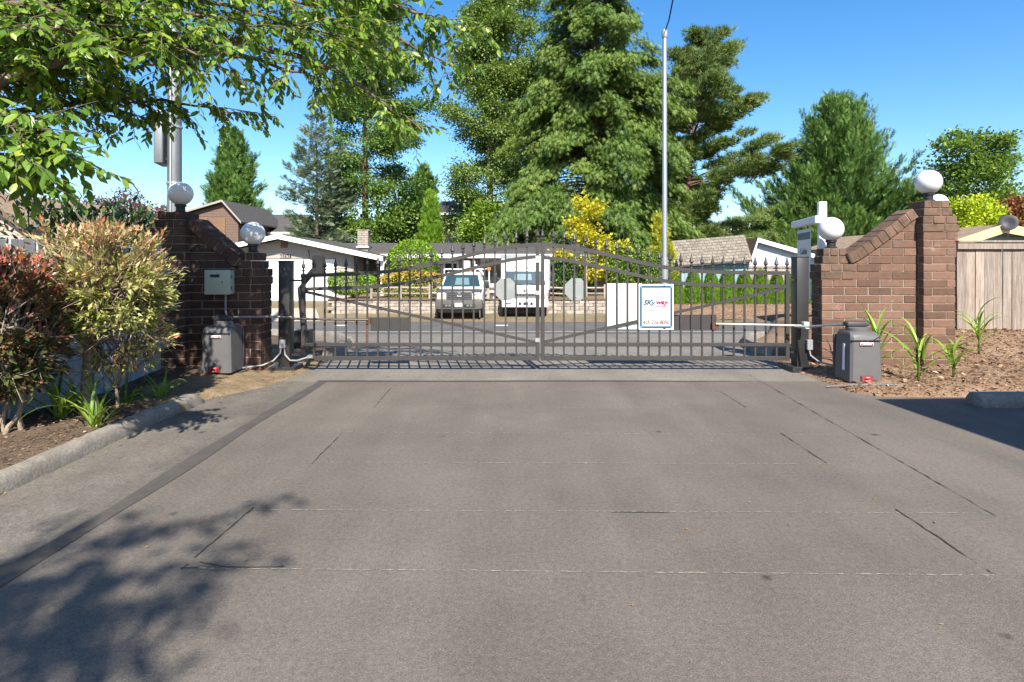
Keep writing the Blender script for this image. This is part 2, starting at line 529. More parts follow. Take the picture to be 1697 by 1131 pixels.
def _spray():
    v, f = [], []
    def tri(a, b, c):
        i = len(v)
        v.extend([a, b, c])
        f.append((i, i + 1, i + 2))
    tri((0, -.05, 0), (0, .05, 0), (1, 0, -.1))
    for k in (0.04, 0.27, 0.5):
        for s in (-1, 1):
            tri((k, 0, 0), (k + .17, 0, -.01), (k + .4, s * .5 * (1 - .6 * k), -.08))
    return np.array(v, float), np.array(f)


def _tuft(n=9, cone=1.0):
    v, f = [], []
    for i in range(n):
        a = 2 * math.pi * i / n
        t = .25 + .75 * ((i * 7) % n) / n
        d = np.array((1.0, cone * t * math.cos(a), cone * t * math.sin(a)))
        d /= np.linalg.norm(d)
        w = np.cross(d, (0.3, math.sin(a), -math.cos(a)))
        w = w / np.linalg.norm(w) * 0.055
        i0 = len(v)
        v.extend([-w, w, d])
        f.append((i0, i0 + 1, i0 + 2))
    return np.array(v, float), np.array(f)


T_SPRAY, T_TUFT = _spray(), _tuft()


def leaves(pos, axis, nrm, L, W, tmpl):
    """every leaf is template T placed with its own axis, normal and size -> verts, faces"""
    tv, tf = tmpl
    n, k = len(pos), len(tv)
    ax = unit(axis)
    sd = unit(np.cross(nrm, ax))
    nn = np.cross(ax, sd)
    L = np.broadcast_to(np.asarray(L, float), (n,))[:, None, None]
    W = np.broadcast_to(np.asarray(W, float), (n,))[:, None, None]
    V = pos[:, None, :] + ax[:, None, :] * (tv[None, :, 0:1] * L) + sd[:, None, :] * (tv[None, :, 1:2] * W) + nn[:, None, :] * (tv[None, :, 2:3] * W)
    F = tf[None, :, :] + (np.arange(n) * k)[:, None, None]
    return V.reshape(-1, 3), F.reshape(-1, 3)


def leaf_object(name, parent, mat, pos, axis, nrm, L, W, tmpl, val, world=True):
    V, F = leaves(pos, axis, nrm, L, W, tmpl)
    me = np_mesh(name, V, F, np.repeat(np.clip(val, 0, 1), len(tmpl[1])))
    return link(name, me, mat, parent, world)


def tubes_mesh(paths, n=5):
    """paths: list of (points (k,3), radii (k)) -> verts, quads"""
    Vs, Fs, off = [], [], 0
    ang = np.arange(n) * 2 * math.pi / n
    for p, r in paths:
        p = np.asarray(p, float)
        r = np.asarray(r, float)
        k = len(p)
        d = np.gradient(p, axis=0)
        d = unit(d)
        ref = np.array((0.31, 0.2, 0.93)) if abs(d[:, 2]).mean() < 0.8 else np.array((1.0, 0.1, 0))
        a = unit(np.cross(d, ref))
        b = np.cross(d, a)
        ring = p[:, None, :] + (a[:, None, :] * np.cos(ang)[None, :, None] + b[:, None, :] * np.sin(ang)[None, :, None]) * r[:, None, None]
        Vs.append(ring.reshape(-1, 3))
        i = np.arange(k - 1)[:, None] * n + np.arange(n)[None, :]
        j = np.arange(k - 1)[:, None] * n + (np.arange(n)[None, :] + 1) % n
        Fs.append(np.stack([i, j, j + n, i + n], -1).reshape(-1, 4) + off)
        off += k * n
    return np.concatenate(Vs), np.concatenate(Fs)


def tubes_object(name, parent, mat, paths, n=5, world=True):
    V, F = tubes_mesh(paths, n)
    return link(name, np_mesh(name, V, F, smooth=True), mat, parent, world)


def wobble(p0, p1, k, amp, rng):
    p0, p1 = np.asarray(p0, float), np.asarray(p1, float)
    t = np.linspace(0, 1, k)[:, None]
    j = rng.normal(0, amp, (k, 3)) * np.sin(np.pi * t)
    return p0 + (p1 - p0) * t + j


def bough_tree(name, label, cat, seed, base, H, zb, prof, nb, mat, elev=(0.2, 0.6), droop=0.3, tip=0.0, fan=0.4, n_leaf=20000,
               thick=0.1, aup=0.0, L=0.3, W=0.2, tmpl=T_SPRAY, pw=1.0, smin=0.15, clusters=0, cl_r=0.4, trunk_r=0.25, bark='bark',
               group=None, lump=0.15, fd=0.5, flat=0.5, branch_r=0.05, az_bias=None, lean=(0, 0), spread=0.35):
    rng = np.random.default_rng(seed)
    base = np.asarray(base, float)
    root = thing(name, label, cat, tuple(base), 0, group)
    t = rng.random(nb) ** pw
    az = rng.random(nb) * 2 * math.pi
    hz = zb + (H - zb) * t
    ln = prof(t) * rng.uniform(0.68, 1.08, nb) * (1 + lump * np.sin(2 * az + 9 * t + seed) + lump * np.sin(5 * az - 17 * t))
    if az_bias is not None:
        ln = ln * (1 + az_bias[1] * np.cos(az - az_bias[0]))
    e = elev[0] + (elev[1] - elev[0]) * t + rng.normal(0, 0.1, nb)
    dh = np.stack([np.cos(az), np.sin(az), 0 * az], -1)
    sd = np.stack([-np.sin(az), np.cos(az), 0 * az], -1)
    up = np.array((0, 0, 1.0))
    ce, se = np.cos(e), np.sin(e)
    ax0 = np.stack([lean[0] * hz, lean[1] * hz, hz], -1)

    def pt(b, s):
        return base + ax0[b] + dh[b] * (ln[b] * s * ce[b])[:, None] + up * (ln[b] * (s * se[b] - droop * s ** 2 + tip * s ** 3))[:, None]

    paths = []
    zz = np.linspace(0, 1, 9)
    trunk = base + np.stack([lean[0] * H * zz, lean[1] * H * zz, H * zz], -1) + rng.normal(0, 0.012 * H * 0.3, (9, 3)) * np.array((1, 1, 0)) * zz[:, None]
    tubes_object('trunk', root, bark, [(trunk, trunk_r * (1 - 0.93 * zz ** 0.9))], 9)
    ss = np.linspace(0, 0.97, 6)
    for i in range(nb):
        p = pt(np.full(6, i), ss)
        rr = max(branch_r * (ln[i] / max(ln.max(), 1e-3)), 0.008)
        paths.append((p, rr * (1.05 - ss)))
    tubes_object('branches', root, bark, paths, 4)
    w = ln ** 1.4
    w = w / w.sum()

    def sample(n):
        b = rng.choice(nb, n, p=w)
        s = smin + (1 - smin) * rng.random(n) ** 0.65
        lat = rng.uniform(-1, 1, n) * fan * ln[b] * np.clip(1.08 - s, 0.05, 1) ** 0.7
        p = pt(b, s) + sd[b] * lat[:, None] - up * (fd * lat ** 2 / np.maximum(ln[b], .3))[:, None]
        tan = pt(b, np.minimum(s + .05, 1.05)) - pt(b, s - .05)
        return b, s, lat, p, unit(tan)

    if clusters:
        b, s, lat, cp, ct = sample(clusters)
        size = rng.uniform(0.55, 1.25, clusters)
        i = rng.choice(clusters, n_leaf, p=size ** 2 / (size ** 2).sum())
        g = rng.normal(0, 1, (n_leaf, 3)) * (cl_r * size[i])[:, None] * np.array((1, 1, flat))
        pos = cp[i] + g
        axis = ct[i] * 0.5 + unit(g) * 0.7 + rng.normal(0, .5, (n_leaf, 3)) + up * aup
        cv = rng.normal(0, .12, clusters)[i]
    else:
        b, s, lat, pos, ct = sample(n_leaf)
        pos = pos + rng.normal(0, thick, (n_leaf, 3))
        axis = ct + sd[b] * (np.sign(lat) * .6)[:, None] + up * aup + rng.normal(0, spread, (n_leaf, 3))
        cv = rng.normal(0, .12, nb)[b] + 0.25 * (s - 0.6)
    nrm = up + rng.normal(0, .55, (n_leaf, 3))
    val = 0.5 + cv + rng.normal(0, .16, n_leaf)
    sz = rng.uniform(.65, 1.25, n_leaf)
    leaf_object('crown', root, mat, pos, axis, nrm, L * sz, W * sz, tmpl, val)
    return root


def bush(name, label, cat, seed, center, rad, n, mat, L, W, tmpl=T_LEAF, power=2.0, shell=0.6, lump=0.12, aup=0.3, group=None,
         base_z=None, stems=8, bark='bark', vtop=0.0, jit=0.6, stem_r=0.02, clump=0, clr=0.1):
    """shrub with a lumpy (super)ellipsoid outline of separate leaves"""
    rng = np.random.default_rng(seed)
    c = np.asarray(center, float)
    rad = np.asarray(rad, float)
    bz = c[2] - rad[2] if base_z is None else base_z
    root = thing(name, label, cat, (c[0], c[1], bz), 0, group)
    m = clump if clump else n
    d = unit(rng.normal(0, 1, (m, 3)))
    k = (np.abs(d) ** power).sum(1) ** (-1.0 / power)
    ph = rng.random(6) * 6
    lum = 1 + lump * (np.sin(5 * d[:, 0] + ph[0]) * np.sin(4 * d[:, 1] + ph[1]) + np.sin(7 * d[:, 2] + ph[2] + 4 * d[:, 0]) * .6) + rng.normal(0, lump * .35, m)
    rr = (shell + (1 - shell) * rng.random(m) ** 0.6) * lum
    p = c + d * (k * rr)[:, None] * rad
    cv = np.zeros(m)
    if clump:
        i = rng.integers(0, clump, n)
        cv = rng.normal(0, .13, clump)[i]
        g = rng.normal(0, clr, (n, 3))
        p, d = p[i] + g, unit(d[i] * 0.7 + unit(g) * .6)
    keep = p[:, 2] > bz + 0.02
    p, d = p[keep], d[keep]
    cv = cv[keep]
    nn = len(p)
    axis = d * 0.8 + rng.normal(0, jit, (nn, 3)) + np.array((0, 0, aup))
    nrm = d * 0.6 + np.array((0, 0, .6)) + rng.normal(0, .5, (nn, 3))
    val = .45 + cv + rng.normal(0, .18, nn) + vtop * (p[:, 2] - c[2]) / rad[2]
    sz = rng.uniform(.6, 1.25, nn)
    leaf_object('foliage', root, mat, p, axis, nrm, L * sz, W * sz, tmpl, val)
    paths = []
    for i in range(stems):
        q = p[rng.integers(nn)]
        b0 = np.array((c[0] + rng.normal(0, rad[0] * .08), c[1] + rng.normal(0, rad[1] * .08), bz - 0.02))
        pp = wobble(b0, c + (q - c) * .85, 5, .03 * rad[2], rng)
        paths.append((pp, stem_r * np.linspace(1, .3, 5)))
    if paths:
        tubes_object('stems', root, bark, paths, 5)
    return root
# ------------------------------------------------------------------ terrain, paving
def PZ(Y):
    """paved profile along the drive: level, then falling to the street"""
    Y = np.asarray(Y, float)
    return np.where(Y < 8.6, 0.0, np.where(Y < 24.6, -0.0655 * (Y - 8.6), -0.0655 * 16.0))


def sstep(a, b, x):
    t = np.clip((np.asarray(x, float) - a) / (b - a), 0, 1)
    return t * t * (3 - 2 * t)


STREET_Z = float(PZ(30.0))


def yard(X, Y):
    """height of the land beyond the street"""
    z = STREET_Z + 0.42 * sstep(25.2, 29.5, Y) + 0.1 * sstep(29, 36, Y)
    return z


def grid(name, xs, ys, zf, mat, attr=None):
    X, Y = np.meshgrid(xs, ys)
    Z = zf(X, Y)
    V = np.stack([X, Y, Z], -1).reshape(-1, 3)
    nx, ny = len(xs), len(ys)
    i = (np.arange(ny - 1)[:, None] * nx + np.arange(nx - 1)[None, :])
    F = np.stack([i, i + 1, i + nx + 1, i + nx], -1).reshape(-1, 4)
    return link(name, np_mesh(name, V, F, smooth=True), mat)


def ground_z(X, Y):
    z = np.where(Y < 24.9, PZ(Y) - 0.07, yard(X, Y) - 0.02)
    return z


ys = np.unique(np.concatenate([np.linspace(-60, -4, 8), np.linspace(-4, 24, 29), [8.6, 24.6, 24.9, 25.2], np.linspace(25.2, 40, 25), [50, 70, 100, 200, 500, 1500]]))
xs = np.unique(np.concatenate([[-1500, -500, -200, -100], np.linspace(-60, 60, 61), [100, 200, 500, 1500]]))
structure(grid('ground', xs, ys, ground_z, 'dry_ground'))

# driveway (newer asphalt), older strip on the left, apron, street
def sheet(name, rows, mat, dz):
    """rows: (Y, X0, X1) -> strip following the paved profile"""
    V, F = [], []
    for Y, a, b in rows:
        z = float(PZ(Y)) + dz
        V += [(a, Y, z), (b, Y, z)]
    for i in range(len(rows) - 1):
        F.append((2 * i, 2 * i + 1, 2 * i + 3, 2 * i + 2))
    return structure(link(name, np_mesh(name, V, F), mat))


drive = sheet('driveway', [(-6, -2.30, 14), (7.1, -2.22, 14)], 'drive', 0.0)
sheet('old_pavement', [(-6, -4.6, -2.30), (7.1, -4.6, -2.22)], 'old_asphalt', -0.004)
apron = sheet('apron', [(7.1, -3.6, 14), (8.6, -3.6, 5.0), (12, -4.4, 5.2), (14.5, -6, 7.2), (16.05, -9, 11)], 'apron', -0.004)
road = sheet('road', [(16.0, -90, 90), (24.6, -90, 90)], 'road', 0.004)
sheet('shoulder', [(24.6, -90, 90), (26.2, -90, 90)], 'sand', 0.012)

rg = random.Random(5)


def streak(name, p0, p1, w, mat, parent, z, gap=0.0, seg=0.12, jit=0.0022, wj=0.5):
    """saw cut / seam: a run of short uneven strips lying just above the asphalt"""
    p0, p1 = Vector(p0), Vector(p1)
    d = p1 - p0
    n = max(2, int(d.length / seg))
    s = Vector((-d.y, d.x)).normalized()
    V, F = [], []
    prev = None
    for i in range(n + 1):
        t = i / n
        o = rg.gauss(0, jit)
        ww = w * (1 + wj * (rg.random() * 2 - 1)) / 2
        c = p0 + d * t + s * o
        a, b = c + s * ww, c - s * ww
        V += [(a.x, a.y, z), (b.x, b.y, z)]
        k = len(V)
        if i and rg.random() > gap:
            F.append((k - 4, k - 3, k - 1, k - 2))
    return link(name, np_mesh(name, V, F), mat, parent)


def g2(x, y):
    Y = 1400.0 / (y - 435.0)
    return ((x - 848.5) / 1000 * Y, Y)


# tar seal along the left edge of the newer asphalt, and the seam across the far end
seal = MB()
V, F = [], []
n = 60
for i in range(n + 1):
    y = -2 + 9.05 * i / n
    xc = -2.30 + 0.08 * (y + 6) / 13.1 + 0.012 * math.sin(y * 2.1)
    w = 0.07 + 0.012 * math.sin(y * 3.3) + rg.uniform(-.004, .004)
    V += [(xc - w, y, 0.004), (xc + w * .7, y, 0.004)]
    if i: F.append((2 * i - 2, 2 * i - 1, 2 * i + 1, 2 * i))
link('tar_seal', np_mesh('tar_seal', V, F), 'seal', drive)
V, F = [], []
for i in range(n + 1):
    x = -2.28 + 5.35 * i / n
    yc = 7.1 + 0.012 * math.sin(x * 2) - 0.05 * max(0, -1.9 - x)
    w = (0.03 + rg.uniform(-.006, .006) + 0.03 * max(0, -1.6 - x)) * min(1, max(.03, (3.1 - x) / 1.6))
    V += [(x, yc - w, 0.005), (x, yc + w, 0.005)]
    if i: F.append((2 * i - 2, 2 * i, 2 * i + 1, 2 * i - 1))
link('tar_seam', np_mesh('tar_seam', V, F), 'seal', drive)
# vehicle-loop saw cuts
for a, b in (((420, 842), (300, 945)), ((1485, 845), (1650, 955)), ((570, 716), (517, 769)), ((1293, 718), (1371, 769)),
             ((648, 643), (620, 676)), ((1192, 648), (1236, 676))):
    streak('saw_cut', g2(*a), g2(*b), 0.0055, 'cut_dark', drive, 0.0045, 0.05, .05, .0025, .9)
streak('saw_cut', g2(1240, 621), g2(1650, 856), 0.0055, 'cut_dark', drive, 0.0045, 0.02, .05, .0025, .9)
for a, b, gp in (((420, 846), (1485, 851), .45), ((300, 943), (1655, 955), .35), ((560, 717), (1420, 722), .6), ((517, 767), (1385, 770), .5),
                 ((648, 644), (1192, 648), .75), ((620, 675), (1240, 677), .7), ((1485, 851), (1655, 852), .4)):
    streak('pale_saw_cut', g2(*a), g2(*b), 0.0045, 'cut_pale', drive, 0.0045, gp * .7, 0.018, .0015, .95)
for a, b in (((300, 943), (470, 941)), ((1015, 850), (1110, 851)), ((380, 943), (330, 933))):
    streak('dark_saw_cut', g2(*a), g2(*b), 0.006, 'cut_dark', drive, 0.006, .1, .04)
# near edge line of the street
V, F = [], []
for i in range(181):
    x = -90 + i
    z = float(PZ(16.75)) + 0.008
    V += [(x, 16.66, z + .006), (x, 16.80, z - .003)]
    if i: F.append((2 * i - 2, 2 * i, 2 * i + 1, 2 * i - 1))
link('edge_line', np_mesh('edge_line', V, F), 'paint', road)
mb = MB()
for x in (-6.2, -0.6, 5.0):
    mb.box(x, x + .45, 21.0, 21.12, float(PZ(21)) + .004, float(PZ(21)) + .02)
mb.build('road_marker', 'paint', road)

# ---- planting beds: low mounds lying over the paving
nz = np.random.default_rng(3)


def lumps(X, Y, s=1.0):
    return (np.sin(3.1 * X + 1.3) * np.sin(2.7 * Y) * .012 + np.sin(9.1 * X + 2) * np.sin(8.3 * Y + 1) * .007 + np.sin(23 * X + Y * 7) * np.sin(19 * Y - X * 5) * .004) * s


def right_edge(Y):
    return np.interp(Y, [6.0, 7.4, 8.4, 9.5, 12, 14.5, 16], [3.58, 3.58, 3.62, 3.8, 4.5, 6.3, 10])


def right_bed(X, Y):
    dx, dy = X - right_edge(Y), Y - 6.2
    r = .6
    d = r - np.hypot(np.maximum(r - dx, 0), np.maximum(r - dy, 0))
    d = np.where(d > 0, np.maximum(d, np.minimum(dx, dy) * 0.9), d)
    z = -0.05 + 0.13 * (1 - np.exp(-np.maximum(d, 0) / .14)) + 0.0 * X
    z = z + sstep(7.6, 9.3, Y) * 0.2 * sstep(5.5, 6.3, X) + sstep(6.8, 9.6, Y) * 0.08 * sstep(4.9, 6, X)
    z = z + np.where(Y > 10.5, PZ(Y) - PZ(10.5), 0) + np.where((Y > 8.6) & (X < 6), np.maximum(PZ(Y), PZ(10.5)), 0)
    z = np.where(d <= 0.0, PZ(Y) - 0.06, z + lumps(X, Y) * sstep(0, .3, d))
    return z


structure(grid('mulch_bed', np.unique(np.concatenate([np.linspace(3.4, 8.2, 97), np.linspace(8.2, 16, 16)])),
               np.unique(np.concatenate([np.linspace(6.0, 10, 81), np.linspace(10, 16, 31)])), right_bed, 'mulch'))


def left_edge(Y):
    return np.interp(Y, [-3, 5.9, 6.25, 6.7, 7.5, 8.2, 9.5, 12, 14.5, 16], [-3.3, -3.24, -2.98, -2.72, -2.50, -2.48, -2.68, -3.3, -5.2, -9])


def left_bed(X, Y):
    d = left_edge(Y) - X
    z = -0.05 + np.where(Y < 6.1, .11, .085) * (1 - np.exp(-np.maximum(d, 0) / np.where(Y < 6.1, .05, .2)))
    z = z + .05 * sstep(.5, 1.2, d) * sstep(6.4, 7.3, Y) + np.minimum(PZ(Y), 0)
    return np.where(d <= 0, PZ(Y) - 0.06, z + lumps(X, Y) * sstep(0, .3, d))


structure(grid('planting_bed', np.unique(np.concatenate([np.linspace(-12, -5, 10), np.linspace(-5, -2.3, 68)])),
               np.unique(np.concatenate([np.linspace(-3, 2.5, 14), np.linspace(2.5, 10, 110), np.linspace(10, 16, 25)])), left_bed, 'soil'))


def left_dirt(X, Y):
    d = np.minimum(np.minimum(left_edge(Y) - X + .06, X + 3.9 + .2 * np.sin(5 * Y)), np.minimum(Y - 5.75 - .15 * np.sin(4 * X), 9.6 - Y))
    return np.where(d > 0, left_bed(X, Y) + 0.012 * sstep(0, .15, d) - .004, left_bed(X, Y) - .05)


structure(grid('sandy_patch', np.linspace(-4.1, -2.35, 71), np.linspace(5.6, 9.7, 110), left_dirt, 'sand'))


def scatter(name, fz, n, xr, yr, Lr, mat, label, cat, seed, cond=None, lift=.006, tilt=.35):
    rng = np.random.default_rng(seed)
    X = rng.uniform(*xr, n)
    Y = rng.uniform(*yr, n)
    if cond is not None:
        k = cond(X, Y)
        X, Y = X[k], Y[k]
    n = len(X)
    Z = fz(X, Y) + lift
    a = rng.random(n) * 6.283
    axis = np.stack([np.cos(a), np.sin(a), rng.normal(0, .2, n)], -1)
    nrm = np.array((0, 0, 1.0)) + rng.normal(0, tilt, (n, 3))
    L = rng.uniform(*Lr, n)
    V, F = leaves(np.stack([X, Y, Z], -1), axis, nrm, L, L * rng.uniform(.25, .6, n), T_LEAF)
    o = link(name, np_mesh(name, V, F, np.repeat(np.clip(rng.beta(1.6, 2.2, n), 0, 1), 2)), mat)
    return tag(o, label, cat, kind='stuff')


scatter('bark_chips', right_bed, 22000, (3.6, 9.5), (6.2, 9.6), (.012, .045), 'chip', 'bark chips covering the bed by the right wall', 'bark chips', 1,
        lambda X, Y: right_bed(X, Y) > 0.0)
scatter('bark_chunks', right_bed, 2600, (3.6, 9.5), (6.2, 9.6), (.04, .095), 'chip', 'larger bark pieces strewn over the right bed', 'bark chips', 15,
        lambda X, Y: right_bed(X, Y) > 0.0, .012, .5)
scatter('soil_litter', left_bed, 9000, (-4.2, -2.6), (2.4, 9.4), (.01, .04), 'chip', 'dark litter on the soil of the left bed', 'litter', 2,
        lambda X, Y: left_edge(Y) - X > .05)
scatter('fallen_leaves', lambda X, Y: PZ(Y), 90, (-3.0, 3.2), (1.5, 8), (.012, .03), 'litter', 'few yellow leaves fallen on the driveway', 'fallen leaves', 3, lift=.008, tilt=.15)
scatter('dry_needles', lambda X, Y: PZ(Y), 2600, (-3.3, -2.4), (2.2, 7.6), (.008, .025), 'litter', 'dry litter along the foot of the left kerb', 'litter', 4,
        lambda X, Y: np.random.default_rng(8).random(len(X)) < np.exp(-np.abs(X - left_edge(Y)) / .16), lift=.006, tilt=.2)

# ---- left kerb: extruded concrete, worn and rounded
V, F = [], []
prof = [(0.0, -.02), (.005, .05), (.025, .085), (.05, .105), (.1, .11), (.14, .09), (.165, .05), (.17, -.02)]
yy = [1.2 + 4.85 * i / 70 for i in range(71)]
rk = random.Random(2)
for i, y in enumerate(yy):
    e = min(1, (yy[-1] - y) / .12 + .35)
    x0 = -3.10 - .02 * math.sin(y * 1.3) + (0.05 * max(0, y - 5.2))
    for a, b in prof:
        V.append((x0 - a + rk.gauss(0, .003), y, (b if b < 0 else b * e) + rk.gauss(0, .003)))
k = len(prof)
for i in range(len(yy) - 1):
    for j in range(k - 1):
        F.append((i * k + j, i * k + j + 1, (i + 1) * k + j + 1, (i + 1) * k + j))
V.append((-3.15, yy[-1] + .04, .0))
e0 = (len(yy) - 1) * k
F4 = [f for f in F]
for j in range(k - 1):
    F4.append((e0 + j, e0 + j + 1, len(V) - 1, len(V) - 1))
me = bpy.data.meshes.new('concrete_kerb')
me.from_pydata(V, [], [f if f[2] != f[3] else f[:3] for f in F4])
me.polygons.foreach_set('use_smooth', [True] * len(me.polygons))
kerb = link('concrete_kerb', me, 'concrete')
tag(kerb, 'rounded worn concrete kerb along the left planting bed', 'kerb')

# wheel stop on the right, in the shade
mb = MB()
mb.prism([(5.78, -.02), (5.80, .07), (5.85, .125), (5.97, .125), (6.02, .07), (6.04, -.02)], 'x', 4.52, 6.3, bev=.02, seg=2)
tag(mb.build('wheel_stop', 'concrete', auto=True), 'concrete wheel stop in the shade below the bark bed', 'wheel stop')


def kerb_run(pts, label):
    rings = []
    for i, (x, y) in enumerate(pts):
        a = Vector(pts[min(i + 1, len(pts) - 1)]) - Vector(pts[max(i - 1, 0)])
        s = Vector((-a.y, a.x)).normalized()
        z = float(PZ(y))
        rings.append([(x + s.x * u, y + s.y * u, z + h) for u, h in ((-.12, -.1), (-.1, .09), (-.05, .15), (.06, .15), (.1, .09), (.12, -.1))])
    mb = MB()
    mb.loft(rings)
    return tag(mb.build('apron_kerb', 'concrete', auto=True), label, 'kerb')


kerb_run([(-2.72, 9.0), (-2.82, 9.8), (-3.1, 11.3)], 'short concrete kerb just behind the left gate leaf')
kerb_run([(-3.2, 11.8), (-3.8, 13.3), (-4.9, 14.6), (-6.2, 15.4)], 'curved concrete kerb between left gate leaf and street')
kerb_run([(3.95, 8.95), (4.05, 9.8), (4.5, 11.6), (5.2, 13.3), (6.4, 14.6)], 'concrete kerb seen through the hinge end of the right gate leaf')
# ------------------------------------------------------------------ brick gate walls
PITCH, BL, JOINT = 0.1017, 0.3048, 0.011
_brick_cache = {}
rb = random.Random(11)


def brick_mesh(l, d, h):
    key = (round(l, 2), round(d, 2), round(h, 3))
    if key not in _brick_cache:
        mb = MB()
        l, d, h = key
        mb.box(-l / 2, l / 2, 0, d, -h / 2, h / 2, bev=.004)
        _brick_cache[key] = mb.mesh('brick')
    return _brick_cache[key]


def put_brick(parent, x0, x1, yf, z0, z1, mat, depth=.1, name='brick'):
    me = brick_mesh(x1 - x0 - JOINT, depth, z1 - z0 - JOINT)
    key = me.name + mat
    if key not in _brick_cache:
        m2 = me.copy()
        m2.materials.clear()
        m2.materials.append(M[mat])
        _brick_cache[key] = m2
    o = link(name, _brick_cache[key], None, parent, True)
    o.location = ((x0 + x1) / 2, yf + rb.uniform(-.002, .003), (z0 + z1) / 2)
    o.rotation_euler = (0, rb.gauss(0, .0035), rb.gauss(0, .004))
    return o


def course(parent, x0, x1, yf, z, shift, mat, depth=.1, minl=.07):
    """one running-bond course from x0 to x1"""
    xs = [x0]
    x = x0 + (BL - shift if shift else BL)
    while x < x1 - minl:
        if x - xs[-1] >= minl:
            xs.append(x)
        x += BL
    xs.append(x1)
    for a, b in zip(xs[:-1], xs[1:]):
        put_brick(parent, a, b, yf, z, z + PITCH, mat, depth)


def clip_under(poly, curve):
    """clip an (x,z) polygon to below a piecewise-linear curve, taking the curve as one line across the polygon"""
    xa, xb = min(p[0] for p in poly), max(p[0] for p in poly)
    za, zb = np.interp([xa, xb], [c[0] for c in curve], [c[1] for c in curve])
    f = lambda p: za + (zb - za) * (p[0] - xa) / (xb - xa) - p[1]
    out = []
    for p, q in zip(poly, poly[1:] + poly[:1]):
        a, b = f(p), f(q)
        if a >= 0: out.append(p)
        if (a >= 0) != (b >= 0):
            t = a / (a - b)
            out.append((p[0] + (q[0] - p[0]) * t, p[1] + (q[1] - p[1]) * t))
    return out


def cap(parent, x0, x1, y0, y1, z, mat, steps):
    """stepped cap courses; steps: outward offset for each course"""
    for k, s in enumerate(steps):
        a, b, f, g = x0 - s, x1 + s, y0 - s, y1 + s
        zz = z + k * PITCH
        n = 2 if k % 2 else 1
        cuts = [a, b] if False else ([a, a + (b - a) * .62, b] if k % 2 == 0 else [a, a + (b - a) * .3, a + (b - a) * .66, b])
        for u, v in zip(cuts[:-1], cuts[1:]):
            put_brick(parent, u, v, f, zz, zz + PITCH, mat, (g - f) * .5 - .005)
            put_brick(parent, u, v, f + (g - f) * .5 + .005, zz, zz + PITCH, mat, (g - f) * .5 - .005)
        put = MB()
        put.box(a + .012, b - .012, f + .012, g - .012, zz - .004, zz + PITCH - .006)
        put.build('mortar_bed', 'mortar', parent, True)


def globe(parent_loc, r, label):
    t = thing('globe_lamp', label, 'lamp', parent_loc, 0, 'globe lamps on the gate walls')
    mb = MB()
    mb.lathe((0, 0, 0), [(.075, 0), (.075, .012), (.055, .02), (.055, .075), (.07, .08), (.07, .1), (.05, .115)], 20)
    mb.build('fitter', 'black_plastic', t, auto=True)
    mb = MB()
    c = .1 + r * .96
    prof = [(max(r * math.sin(a), .001), c - r * math.cos(a)) for a in [math.pi * (i + .5) / 22 for i in range(22)]]
    mb.lathe((0, 0, 0), prof, 36)
    mb.build('globe', 'globe', t, smooth=True)
    return t


